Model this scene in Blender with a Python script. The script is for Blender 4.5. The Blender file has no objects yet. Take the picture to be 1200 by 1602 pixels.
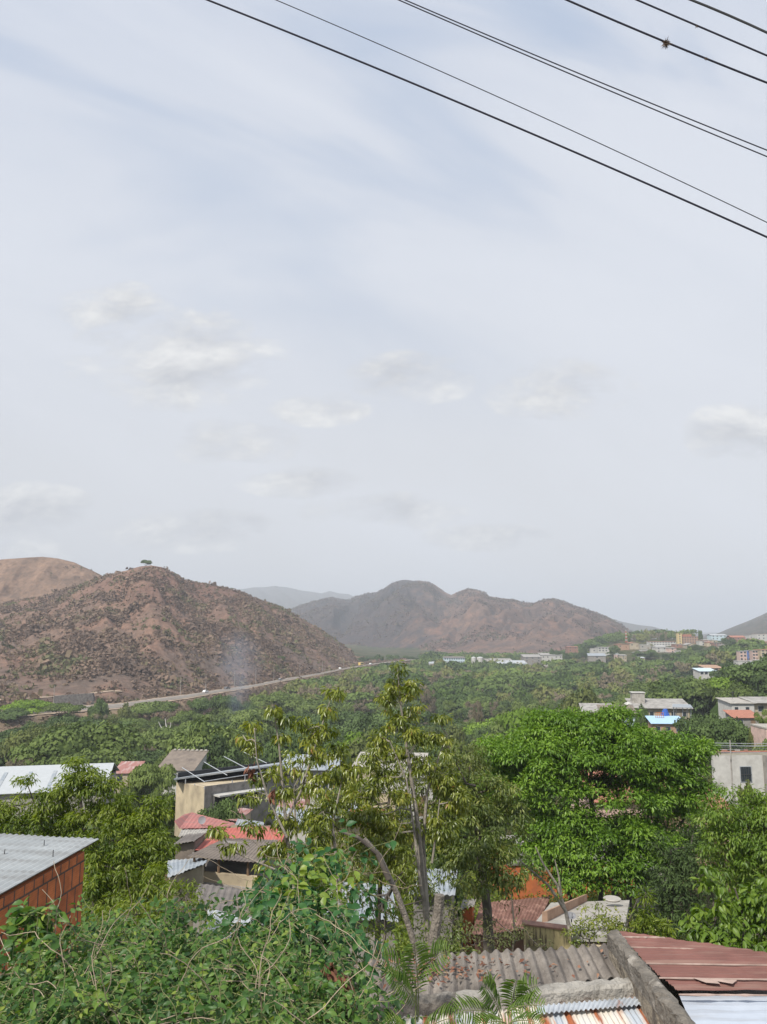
import bpy, math, random
import numpy as np
from mathutils import Vector, Matrix, noise as mnoise
R = math.radians
SC = bpy.context.scene
COL = SC.collection
random.seed(11)
RNG = np.random.default_rng(11)

# ------------------------------------------------------------------ camera
EYE = 46.0
PITCH = R(8.7)
FPX = 1200.0
cam_d = bpy.data.cameras.new('camera'); cam = bpy.data.objects.new('camera', cam_d); COL.objects.link(cam)
cam.location = (0, 0, EYE); cam.rotation_euler = (math.pi/2 + PITCH, 0, 0)
cam_d.sensor_fit = 'VERTICAL'; cam_d.sensor_height = 24.0; cam_d.lens = 24.0*FPX/1602.0
cam_d.clip_start = 0.1; cam_d.clip_end = 60000
SC.camera = cam

# ------------------------------------------------------------------ sun, sky, exposure
SUN_EL, SUN_AZ = R(50), R(214)          # azimuth clockwise from +Y (view direction): behind, to the left
sun_d = bpy.data.lights.new('sun', 'SUN'); sun = bpy.data.objects.new('sun', sun_d); COL.objects.link(sun)
sun_d.energy = 4.9; sun_d.angle = R(1.5); sun_d.color = (1.0, 0.95, 0.87)
sv = Vector((math.sin(SUN_AZ)*math.cos(SUN_EL), math.cos(SUN_AZ)*math.cos(SUN_EL), math.sin(SUN_EL)))
sun.rotation_euler = sv.to_track_quat('Z', 'Y').to_euler()
SC.view_settings.view_transform = 'Standard'; SC.view_settings.look = 'None'
SC.cycles.volume_bounces = 0; SC.view_settings.exposure = 0.0; SC.view_settings.gamma = 1.0

def node(nt, typ, **kw):
    n = nt.nodes.new(typ)
    for k, v in kw.items():
        if k.startswith('_'):
            n.inputs[k[1:]].default_value = v
        else: setattr(n, k, v)
    return n
def ramp(nt, fac, stops, interp='LINEAR'):
    r = nt.nodes.new('ShaderNodeValToRGB'); r.color_ramp.interpolation = interp
    el = r.color_ramp.elements
    while len(el) < len(stops): el.new(0.5)
    for e, (p, c) in zip(el, stops):
        e.position = p; e.color = (c[0], c[1], c[2], 1) if not isinstance(c, (int, float)) else (c, c, c, 1)
    nt.links.new(fac, r.inputs['Fac']); return r.outputs['Color']
def mathn(nt, op, a, b=None, clamp=False):
    m = nt.nodes.new('ShaderNodeMath'); m.operation = op; m.use_clamp = clamp
    for i, v in enumerate((a, b)):
        if v is None: continue
        if isinstance(v, (int, float)): m.inputs[i].default_value = v
        else: nt.links.new(v, m.inputs[i])
    return m.outputs[0]
def mixc(nt, fac, a, b, mode='MIX'):
    m = nt.nodes.new('ShaderNodeMix'); m.data_type = 'RGBA'; m.blend_type = mode
    for sock, v in ((m.inputs['Factor'], fac), (m.inputs['A'], a), (m.inputs['B'], b)):
        if isinstance(v, (int, float)): sock.default_value = v
        elif isinstance(v, (tuple, list)): sock.default_value = (v[0], v[1], v[2], 1)
        else: nt.links.new(v, sock)
    return m.outputs['Result']

W = bpy.data.worlds.new('World'); SC.world = W; W.use_nodes = True
nt = W.node_tree; nt.nodes.clear(); L = nt.links.new
out = node(nt, 'ShaderNodeOutputWorld')
sky = node(nt, 'ShaderNodeTexSky', sky_type='NISHITA', sun_disc=False, sun_elevation=SUN_EL, sun_rotation=SUN_AZ,
           altitude=500, air_density=1.0, dust_density=3.0, ozone_density=1.0)
tc = node(nt, 'ShaderNodeTexCoord'); sep = node(nt, 'ShaderNodeSeparateXYZ'); L(tc.outputs['Generated'], sep.inputs[0])
X, Y, Z = sep.outputs
zc = mathn(nt, 'MAXIMUM', Z, 0.0)
# high thin cloud sheet: the sky direction cast onto a flat layer
den = mathn(nt, 'ADD', zc, 0.12)
comb = node(nt, 'ShaderNodeCombineXYZ'); L(mathn(nt, 'DIVIDE', X, den), comb.inputs[0]); L(mathn(nt, 'DIVIDE', Y, den), comb.inputs[1])
az = mathn(nt, 'DIVIDE', X, mathn(nt, 'MAXIMUM', Y, 0.05))
el_ = mathn(nt, 'DIVIDE', Z, mathn(nt, 'MAXIMUM', Y, 0.05))
ce = node(nt, 'ShaderNodeCombineXYZ'); L(az, ce.inputs[0]); L(el_, ce.inputs[1])
mr = node(nt, 'ShaderNodeMapping'); mr.inputs['Rotation'].default_value = (0, 0, R(24)); L(ce.outputs[0], mr.inputs[0])
mp = node(nt, 'ShaderNodeMapping'); mp.inputs['Scale'].default_value = (1.15, 3.0, 1); mp.inputs['Location'].default_value = (0.9, 0.2, 0)
L(mr.outputs[0], mp.inputs[0])
n1 = node(nt, 'ShaderNodeTexNoise', _Scale=1.3, _Detail=4.0, _Roughness=0.5, _Distortion=0.5); L(mp.outputs[0], n1.inputs['Vector'])
thin = ramp(nt, n1.outputs['Fac'], [(0.34, 0.0), (0.62, 1.0)])
# low puffs: azimuth / elevation coordinates, flattened
def puff(dz):
    c2 = node(nt, 'ShaderNodeCombineXYZ'); L(mathn(nt, 'MULTIPLY', az, 9.0), c2.inputs[0])
    L(mathn(nt, 'ADD', mathn(nt, 'MULTIPLY', el_, 17.0), dz), c2.inputs[1]); c2.inputs[2].default_value = 3.7
    n2 = node(nt, 'ShaderNodeTexNoise', _Scale=1.0, _Detail=9.0, _Roughness=0.60, _Distortion=0.15); L(c2.outputs[0], n2.inputs['Vector'])
    return n2.outputs['Fac']
pa, pb = puff(0.0), puff(0.45)
band = ramp(nt, el_, [(0.0, 0.6), (0.12, 1.0), (0.34, 0.85), (0.46, 0.0)])
blobm = None
for bx_, by_, brx, bry in [(270,560,200,95),(650,590,125,48),(880,615,140,62),(600,800,150,34),(300,830,160,38),(50,800,120,50),(360,695,120,48),(500,640,90,32),(60,862,80,22),(1150,680,90,60),(470,755,110,28),(180,480,110,50),(760,840,110,25)]:
    x_ = (bx_-600)/FPX; y_ = (801-by_)/FPX; dy_ = math.cos(PITCH)-y_*math.sin(PITCH); dz_ = math.sin(PITCH)+y_*math.cos(PITCH)
    ua = mathn(nt, 'DIVIDE', mathn(nt, 'SUBTRACT', az, x_/dy_), brx/FPX); ue = mathn(nt, 'DIVIDE', mathn(nt, 'SUBTRACT', el_, dz_/dy_), bry/FPX*1.05)
    m_ = mathn(nt, 'SUBTRACT', 1.0, mathn(nt, 'ADD', mathn(nt, 'MULTIPLY', ua, ua), mathn(nt, 'MULTIPLY', ue, ue)), clamp=True)
    blobm = m_ if blobm is None else mathn(nt, 'MAXIMUM', blobm, m_)
pm = ramp(nt, mathn(nt, 'ADD', mathn(nt, 'MULTIPLY', blobm, 0.62), mathn(nt, 'MULTIPLY', mathn(nt, 'SUBTRACT', pa, 0.5), 2.5)), [(0.02, 0.0), (0.62, 1.0)])
pm = mathn(nt, 'MULTIPLY', pm, ramp(nt, blobm, [(0.0, 0.0), (0.22, 1.0)]))
shade = mathn(nt, 'ADD', mathn(nt, 'MULTIPLY', mathn(nt, 'SUBTRACT', pa, pb), 3.0), 0.42, clamp=True)
skyc = mixc(nt, 1.0, sky.outputs[0], (0.085, 0.085, 0.085), 'MULTIPLY')
elr = ramp(nt, el_, [(0.0, (0.80, 0.795, 0.805)), (0.22, (0.785, 0.80, 0.835)), (0.5, (0.745, 0.785, 0.865)), (0.95, (0.60, 0.67, 0.81))])
veil = mixc(nt, 0.9, skyc, elr)
cl1 = mixc(nt, mathn(nt, 'MULTIPLY', thin, 0.60), veil, (0.80, 0.83, 0.895))
blue_gap = ramp(nt, n1.outputs['Fac'], [(0.30, 1.0), (0.50, 0.0)])
cl1 = mixc(nt, mathn(nt, 'MULTIPLY', blue_gap, mathn(nt, 'MULTIPLY', ramp(nt, el_, [(0.25, 0.0), (0.7, 0.75)]), 1.0)), cl1, (0.44, 0.545, 0.72))
puffc = mixc(nt, shade, (0.57, 0.585, 0.62), (0.90, 0.90, 0.89))
cl2 = mixc(nt, mathn(nt, 'MULTIPLY', pm, 0.85), cl1, puffc)
bg = node(nt, 'ShaderNodeBackground'); L(cl2, bg.inputs['Color']); bg.inputs['Strength'].default_value = 1.0
L(bg.outputs[0], out.inputs['Surface'])

# ------------------------------------------------------------------ helpers
def at(px, py, Yd):
    """the point of the place, at distance Yd ahead, that the photograph shows at (px, py)"""
    x = (px-600)/FPX; y = (801-py)/FPX
    dy = math.cos(PITCH) - y*math.sin(PITCH); dz = math.sin(PITCH) + y*math.cos(PITCH)
    k = Yd/dy
    return Vector((x*k, Yd, EYE + dz*k))
def uof(px): return (px-600)/FPX/1.0116
def tag(o, label=None, cat=None, group=None, kind=None):
    if label: o['label'] = label
    if cat: o['category'] = cat
    if group: o['group'] = group
    if kind: o['kind'] = kind
    return o
def thing(name, label, cat, loc=(0, 0, 0), group=None):
    o = bpy.data.objects.new(name, None); COL.objects.link(o); o.location = loc; o.empty_display_size = 0.2
    return tag(o, label, cat, group)
def np_mesh(name, V, F, mat, parent=None, origin=None, tint=None, smooth=False):
    """V (n,3), F (m,k) index array (k = 3 or 4) -> one mesh object"""
    V = np.asarray(V, dtype=np.float64).reshape(-1, 3)
    org = np.array(parent.location if (parent is not None and origin is None) else (origin if origin is not None else (0, 0, 0)), dtype=float)
    me = bpy.data.meshes.new(name)
    F = np.asarray(F, dtype=np.int32); k = F.shape[1]; m = len(F)
    me.vertices.add(len(V)); me.vertices.foreach_set('co', (V-org).astype(np.float32).ravel())
    me.loops.add(m*k); me.loops.foreach_set('vertex_index', F.ravel())
    me.polygons.add(m); me.polygons.foreach_set('loop_start', np.arange(0, m*k, k, dtype=np.int32))
    if smooth: me.polygons.foreach_set('use_smooth', np.ones(m, dtype=bool))
    if tint is not None:
        a = me.attributes.new('tint', 'FLOAT', 'FACE'); a.data.foreach_set('value', np.asarray(tint, dtype=np.float32))
    me.update(calc_edges=True)
    if mat: me.materials.append(mat)
    o = bpy.data.objects.new(name, me); COL.objects.link(o)
    if parent is not None: o.parent = parent
    else: o.location = org
    return o
class MB:
    """collects solids and builds them as one mesh; T maps local to world coordinates"""
    def __init__(s, T=None): s.v = []; s.f = []; s.T = T
    def add(s, vs, fs):
        b = len(s.v)
        for p in vs:
            p = Vector(p); s.v.append(s.T @ p if s.T else p)
        for f in fs: s.f.append([b+i for i in f])
        return s
    def box(s, x0, x1, y0, y1, z0, z1):
        return s.add([(x0,y0,z0),(x1,y0,z0),(x1,y1,z0),(x0,y1,z0),(x0,y0,z1),(x1,y0,z1),(x1,y1,z1),(x0,y1,z1)],
                     [(3,2,1,0),(4,5,6,7),(0,1,5,4),(1,2,6,5),(2,3,7,6),(3,0,4,7)])
    def hexa(s, p):   # eight corners, bottom four then top four
        return s.add(p, [(3,2,1,0),(4,5,6,7),(0,1,5,4),(1,2,6,5),(2,3,7,6),(3,0,4,7)])
    def slab(s, a, b, c, d, t):   # sloping sheet of thickness t under the four corners
        dn = Vector((0, 0, -t)); a, b, c, d = map(Vector, (a, b, c, d))
        return s.hexa([a+dn, b+dn, c+dn, d+dn, a, b, c, d])
    def tube(s, pts, r0, r1=None, n=6, world=False):
        pts = [Vector(p) for p in pts]
        if s.T and not world: pts = [s.T @ p for p in pts]
        r1 = r0 if r1 is None else r1
        k = len(pts); b = len(s.v); prev = None
        for i, p in enumerate(pts):
            d = (pts[min(i+1, k-1)] - pts[max(i-1, 0)])
            if d.length < 1e-9: d = Vector((0, 0, 1))
            d.normalize()
            a = d.cross(Vector((0, 0, 1)) if abs(d.z) < 0.95 else Vector((1, 0, 0))).normalized() if prev is None else (prev - d*prev.dot(d)).normalized()
            prev = a; c = d.cross(a)
            r = r0 + (r1-r0)*i/(k-1 if k > 1 else 1)
            for j in range(n):
                t = 2*math.pi*j/n; s.v.append(p + a*(r*math.cos(t)) + c*(r*math.sin(t)))
        for i in range(k-1):
            for j in range(n):
                s.f.append([b+i*n+j, b+i*n+(j+1) % n, b+(i+1)*n+(j+1) % n, b+(i+1)*n+j])
        s.f.append([b+j for j in range(n)][::-1]); s.f.append([b+(k-1)*n+j for j in range(n)])
        return s
    def lathe(s, c, prof, n=12):   # prof: (radius, z)
        b0 = []; c = Vector(c)
        vs = [(c.x+r*math.cos(2*math.pi*j/n), c.y+r*math.sin(2*math.pi*j/n), c.z+z) for r, z in prof for j in range(n)]
        fs = [(i*n+j, i*n+(j+1) % n, (i+1)*n+(j+1) % n, (i+1)*n+j) for i in range(len(prof)-1) for j in range(n)]
        fs += [tuple(range(n))[::-1], tuple((len(prof)-1)*n+j for j in range(n))]
        return s.add(vs, fs)
    def corr(s, a, b, c, d, pitch, amp, t=0.01, seg=4, lap=None, wob=0.0):
        """corrugated sheet: a->b across the ribs, a->d along them; four local corners"""
        a, b, c, d = map(Vector, (a, b, c, d)); L_ = (b-a).length; n = max(2, int(L_/pitch*seg)); m = lap or 1
        nrm = (b-a).cross(d-a).normalized()
        if nrm.z < 0: nrm = -nrm
        vs = []; rows = m+1
        for lay in (0, 1):
            for j in range(rows):
                for i in range(n+1):
                    u = i/n; v = j/m
                    p = (a*(1-u)+b*u)*(1-v) + (d*(1-u)+c*u)*v
                    w = amp*math.sin(2*math.pi*u*L_/pitch) + wob*mnoise.noise(Vector((u*7, v*5, L_)))
                    vs.append(p + nrm*(w - lay*t))
        q = lambda lay, j, i: lay*rows*(n+1) + j*(n+1) + i
        fs = []
        for j in range(m):
            for i in range(n):
                fs.append((q(0,j,i), q(0,j,i+1), q(0,j+1,i+1), q(0,j+1,i))); fs.append((q(1,j+1,i), q(1,j+1,i+1), q(1,j,i+1), q(1,j,i)))
        for i in range(n):
            fs.append((q(1,0,i), q(1,0,i+1), q(0,0,i+1), q(0,0,i))); fs.append((q(0,m,i), q(0,m,i+1), q(1,m,i+1), q(1,m,i)))
        for j in range(m):
            fs.append((q(0,j,0), q(0,j+1,0), q(1,j+1,0), q(1,j,0))); fs.append((q(1,j,n), q(1,j+1,n), q(0,j+1,n), q(0,j,n)))
        return s.add(vs, fs)
    def build(s, name, mat, parent=None, smooth=False, origin=None):
        me = bpy.data.meshes.new(name)
        org = Vector(parent.location) if parent is not None else Vector(origin if origin is not None else s.v[0])
        if parent is not None and parent.parent is not None: org = org + Vector(parent.parent.location)
        me.from_pydata([tuple(p-org) for p in s.v], [], s.f); me.update()
        if mat: me.materials.append(mat)
        if smooth: me.polygons.foreach_set('use_smooth', [True]*len(me.polygons))
        o = bpy.data.objects.new(name, me); COL.objects.link(o)
        if parent is not None: o.parent = parent
        else: o.location = org
        return o
def frame(origin, yaw=0.0): return Matrix.Translation(Vector(origin)) @ Matrix.Rotation(yaw, 4, 'Z')

# ------------------------------------------------------------------ materials
def mat(name, base, rough=0.85, var=0.25, scale=2.0, bump=0.0, bscale=20.0, metallic=0.0, spec=0.3, second=None, sscale=1.2, spos=(0.48, 0.62), streak=None, coord='Object', transl=0.0):
    """painted / plastered / metal surface with mottling, an optional second colour in patches and bump"""
    m = bpy.data.materials.new(name); m.use_nodes = True; nt = m.node_tree; b = nt.nodes['Principled BSDF']; L = nt.links.new
    tc = node(nt, 'ShaderNodeTexCoord'); src = tc.outputs[coord]
    n = node(nt, 'ShaderNodeTexNoise', _Scale=scale, _Detail=6.0, _Roughness=0.6); L(src, n.inputs['Vector'])
    dark = tuple(c*(1-var) for c in base); lite = tuple(min(1, c*(1+var)) for c in base)
    c = ramp(nt, n.outputs['Fac'], [(0.3, dark), (0.7, lite)])
    if second:
        mp = node(nt, 'ShaderNodeMapping'); L(src, mp.inputs[0])
        if streak: mp.inputs['Scale'].default_value = streak
        n2 = node(nt, 'ShaderNodeTexNoise', _Scale=sscale, _Detail=5.0, _Roughness=0.65); L(mp.outputs[0], n2.inputs['Vector'])
        c = mixc(nt, ramp(nt, n2.outputs['Fac'], [(spos[0], 0.0), (spos[1], 1.0)]), c, second)
    L(c, b.inputs['Base Color']); b.inputs['Roughness'].default_value = rough; b.inputs['Metallic'].default_value = metallic
    b.inputs['Specular IOR Level'].default_value = spec
    if bump:
        n3 = node(nt, 'ShaderNodeTexNoise', _Scale=bscale, _Detail=4.0); L(src, n3.inputs['Vector'])
        bn = node(nt, 'ShaderNodeBump', _Strength=bump, _Distance=0.05); L(n3.outputs['Fac'], bn.inputs['Height']); L(bn.outputs[0], b.inputs['Normal'])
    return m
def leafmat(name, stops, transl=0.35, rough=0.45, spec=0.35, objvar=0.0):
    """foliage: colour from the per-leaf tint, thin enough to let light through"""
    m = bpy.data.materials.new(name); m.use_nodes = True; nt = m.node_tree; b = nt.nodes['Principled BSDF']; L = nt.links.new
    at_ = node(nt, 'ShaderNodeAttribute', attribute_name='tint'); f = at_.outputs['Fac']
    if objvar:
        oi = node(nt, 'ShaderNodeObjectInfo')
        f = mathn(nt, 'ADD', mathn(nt, 'MULTIPLY', mathn(nt, 'SUBTRACT', oi.outputs['Random'], 0.5), objvar), f, clamp=True)
    c = ramp(nt, f, stops)
    L(c, b.inputs['Base Color']); b.inputs['Roughness'].default_value = rough; b.inputs['Specular IOR Level'].default_value = spec
    if transl:
        tr = node(nt, 'ShaderNodeBsdfTranslucent'); hs = node(nt, 'ShaderNodeHueSaturation', _Saturation=1.15, _Value=1.3); L(c, hs.inputs['Color']); L(hs.outputs[0], tr.inputs['Color'])
        mx = node(nt, 'ShaderNodeMixShader'); mx.inputs[0].default_value = transl
        L(b.outputs[0], mx.inputs[1]); L(tr.outputs[0], mx.inputs[2]); L(mx.outputs[0], nt.nodes['Material Output'].inputs['Surface'])
    return m

# ------------------------------------------------------------------ terrain
def fbm(x, y, oct=5, seed=0.0):
    """value noise on numpy arrays"""
    r = np.zeros_like(x); a = 1.0; t = 0.0
    for o in range(oct):
        xi = np.floor(x).astype(np.int64); yi = np.floor(y).astype(np.int64); fx = x-xi; fy = y-yi
        fx = fx*fx*(3-2*fx); fy = fy*fy*(3-2*fy)
        def h(i, j):
            n = (i*374761393 + j*668265263 + int(seed*1013)+o*7919) & 0x7fffffff
            n = ((n ^ (n >> 13))*1274126177) & 0x7fffffff
            return ((n ^ (n >> 16)) & 0xffff)/65535.0
        v = (h(xi, yi)*(1-fx)+h(xi+1, yi)*fx)*(1-fy) + (h(xi, yi+1)*(1-fx)+h(xi+1, yi+1)*fx)*fy
        r += a*v; t += a; a *= 0.5; x = x*2.03+17.3; y = y*2.03+5.7
    return r/t
def sstep(a, b, x): t = np.clip((x-a)/(b-a), 0, 1); return t*t*(3-2*t)
# heights below the eye along the distance, in four sectors (u = x / distance)
YS  = [-12,  0,   5,   12,   20,   32,   45,   60,   80,  110,  170,  250,  330,  450,  700,  900, 1100, 1500, 2000, 14000]
PL  = [-6.0,-7.5,-8.3,-9.6,-11.0,-13.5,-15.8,-17.6,-21,  -27,  -36,  -43,  -45,  -45,  -45,  -46,  -46,  -46,  -46,  -46]
PM  = [-6.0,-7.5,-8.3,-9.6,-10.5,-13.5,-15.8,-17.8,-21,  -27,  -36,  -43,  -46,  -46,  -46,  -46,  -46,  -45,  -40,  -46]
PR  = [-6.0,-7.5,-8.3,-9.6,-11.0,-13.5,-15.6,-16.5,-18,  -20,  -25.5,-32,  -38,  -44,  -41,  -20.5,  -14,  -30,  -46,  -46]
PRR = [-6.0,-7.5,-8.3,-9.6,-11.0,-13.5,-15.0,-15.5,-16.5,-18,-22,  -25,  -27,  -28,  -23,  -15,  -12,  -32,  -40,  -46]
US = [-0.6, 0.05, 0.21, 0.31, 0.5]; PRF = [PL, PM, PM, PR, PRR]
def base_h(u, Yd):
    hs = [np.interp(Yd, YS, p) for p in PRF]
    r = np.zeros_like(Yd); 
    k = np.clip(np.interp(u, US, range(len(US))), 0, len(US)-1.001); i = k.astype(int); f = k-i; f = f*f*(3-2*f)
    H = np.stack(hs); a = np.take_along_axis(H, i[None], 0)[0]; b = np.take_along_axis(H, (i+1)[None], 0)[0]
    return EYE + a*(1-f) + b*f
ROAD_PX = [-400, 0, 100, 190, 300, 400, 500, 560, 600, 640, 700]
ROAD_PY = [1116, 1112, 1104, 1099, 1084.5, 1069.5, 1052, 1040.5, 1035, 1031, 1026]
ROAD_Y = [36*FPX/(p-985) for p in ROAD_PY]
ROAD_U = [uof(p) for p in ROAD_PX]
def road_y(u): return np.interp(u, ROAD_U, ROAD_Y)
# hill layers: name, crest points (px, py), crest distance by px, foot distance by px, gully settings
HL = [
 dict(n=0, crest=[(-700,1000),(-300,1000),(-60,962),(0,945),(60,935),(120,917),(155,905),(175,899),(200,893),(215,889),(232,887),(250,890),(270,900),(285,908),(300,911),(325,916),(350,922),(375,929),(400,938),(425,947),(450,957),(475,970),(500,985),(520,998),(535,1008),(548,1020),(560,1036),(575,1045)],
      cy=[(-700,760),(0,800),(235,800),(400,880),(480,930),(560,960),(600,960)], foot='road', base=-37, A=0.30, gs=58, sh=0.55, back=0.9),
 dict(n=1, crest=[(-700,930),(-300,905),(-60,882),(0,877),(30,875),(60,873),(85,876),(110,882),(135,893),(160,905),(200,930),(260,960),(330,990)],
      cy=[(-700,1060),(330,1060)], foot=880, base=-45, A=0.20, gs=55, sh=-0.4, back=0.9),
 dict(n=2, crest=[(380,1010),(420,975),(440,962),(465,951),(490,943),(508,937),(520,935),(535,938),(548,940),(560,935),(572,931),(588,928),(600,922),(612,915),(625,911),(637,909),(645,910),(655,909),(668,912),(680,917),(692,924),(706,932),(718,926),(732,922),(745,924),(757,929),(768,935),(785,938),(805,940),(820,944),(835,945),(850,941),(868,939),(885,942),(900,949),(925,958),(950,967),(970,978),(985,990),(1000,1000),(1020,1012),(1060,1030)],
      cy=[(380,3000),(520,2900),(650,2600),(735,2350),(870,2100),(1060,1900)], foot=1480, base=-46, A=0.8, gs=50, sh=-0.75, back=0.8),
 dict(n=3, crest=[(880,1000),(930,968),(950,966),(975,973),(1000,978),(1020,980),(1040,986),(1070,990),(1110,993),(1140,1000)],
      cy=[(880,4600),(1140,4600)], foot=3300, base=-46, A=0.25, gs=30, sh=1, back=0.8),
 dict(n=3, crest=[(1080,1003),(1105,996),(1125,990),(1150,980),(1175,971),(1200,960),(1240,948),(1300,935),(1500,925),(1900,930)],
      cy=[(1080,2900),(1900,2700)], foot=1500, base=-30, A=0.30, gs=26, sh=2, back=0.8),
 dict(n=3, crest=[(200,950),(300,935),(360,925),(380,923),(400,920),(415,920),(430,918),(450,921),(470,925),(490,928),(503,930),(515,926),(530,930),(545,931),(560,938),(590,944),(640,950),(760,965),(900,985)],
      cy=[(200,6800),(900,6800)], foot=4300, base=-46, A=0.25, gs=26, sh=1, back=0.8),
]
def terrain(u, Yd):
    x = u*(Yd+12); up = x/np.maximum(Yd, 1.0)           # up: true x / Y seen from the camera
    px = 600 + up*FPX*1.0116
    h = base_h(up, Yd)
    h = h + (fbm(x/35, Yd/35, 4, 3)-0.5)*np.clip(Yd-60, 0, 120)/120*4.0
    ry = road_y(up); fade = 1-sstep(620, 700, px)
    k = sstep(-42, -14, Yd-ry)*fade
    h = h*(1-k) + (EYE-36.4)*k
    k2 = sstep(14, 60, Yd-ry)*fade
    h = h - k2*6*sstep(540, 600, px)*fade
    lab = np.zeros(h.shape, dtype=int)
    for q in HL:
        cp = np.array(q['crest'], float); cyp = np.array(q['cy'], float)
        cy_ = np.interp(px, cyp[:, 0], cyp[:, 1]); cpy = np.interp(px, cp[:, 0], cp[:, 1])
        crest = (985-cpy)/FPX*cy_*1.008                # height above the eye
        inside = (px > cp[0, 0]) & (px < cp[-1, 0])
        foot = ry+14 if q['foot'] == 'road' else np.full_like(Yd, float(q['foot']))
        if q['n'] == 2: foot = np.interp(px, [380, 600, 700, 900, 1000, 1060], [1900, 1750, 1450, 1300, 1350, 1400])
        t = (Yd-foot)/np.maximum(cy_-foot, 30)
        g = fbm(px/q['gs'] + q['sh']*t*3 + 31*q['n'] + 0.5*fbm(px/40, t*4, 3, 5), t*1.1, 5, q['n']+1.5)
        rid = 1-np.abs(2*g-1)*1.6
        S = np.where(t <= 1, np.clip(t, 0, 1)**0.92, np.clip(1-(t-1)*q['back']*1.6, 0, 1))
        relief = q['A']*(rid-0.45)*np.clip(np.sin(np.clip(t, 0, 2)*math.pi*0.98), 0, 1)*np.where(t <= 1, 1, 0)
        S = np.clip(S*(1-0.0) + relief*S**0.5*0.9, -0.02, 0.999*np.ones_like(S))
        S = np.where(t <= 1, np.minimum(S, 0.02+np.clip(t, 0, 1)**0.55), S)
        fine = (fbm(x/26, Yd/26, 3, 9)-0.5)*np.clip((t)*4, 0, 1)*np.where(q['n'] == 0, 3.5, 9)*np.clip(np.abs(1-t)*6, 0.12, 1)
        hh = EYE + q['base'] + (crest - q['base'])*S + fine
        ok = inside & (t > 0) & (hh > h) & (t < 1+0.98/(q['back']*1.6))
        h = np.where(ok, hh, h); lab = np.where(ok, q['n']+1, lab)
    lab = np.where((lab <= 1) & (Yd > ry-44) & (Yd < ry+13) & (px < 650), 5, lab)
    # the dirt terrace cut into the left hill above the road
    ty = ry + 26
    kk = (1-sstep(5, 11, np.abs(Yd-ty)))*(1-sstep(170, 240, px))
    tz = EYE + (985-np.interp(px, [-400, 0, 70, 135, 180, 250], [1096, 1092, 1088, 1084, 1078, 1074]))/FPX*ty
    h = h*(1-kk) + tz*kk
    return x, h, lab, px
def hgt(x, y):
    x = np.atleast_1d(np.asarray(x, float)); y = np.atleast_1d(np.asarray(y, float))
    return terrain(x/(y+12), y)[1]

Ys = np.concatenate([-12+1.5*np.arange(0, 30), np.linspace(34, 110, 60), np.linspace(112, 380, 90), np.linspace(383, 1100, 250), np.geomspace(1108, 3100, 170), np.geomspace(3150, 13000, 60)])
Us = np.concatenate([np.linspace(-1.6, -0.64, 30), np.linspace(-0.63, 0.63, 640), np.linspace(0.64, 1.6, 30)])
UU, YY = np.meshgrid(Us, Ys); TX, TH, TL, TPX = terrain(UU, YY)
nr, nc = UU.shape
TV = np.stack([TX, YY, TH], -1).reshape(-1, 3)
idx = np.arange(nr*nc).reshape(nr, nc)
TF = np.stack([idx[:-1, :-1], idx[:-1, 1:], idx[1:, 1:], idx[1:, :-1]], -1).reshape(-1, 4)
flab = TL[:-1, :-1].reshape(-1)

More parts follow.
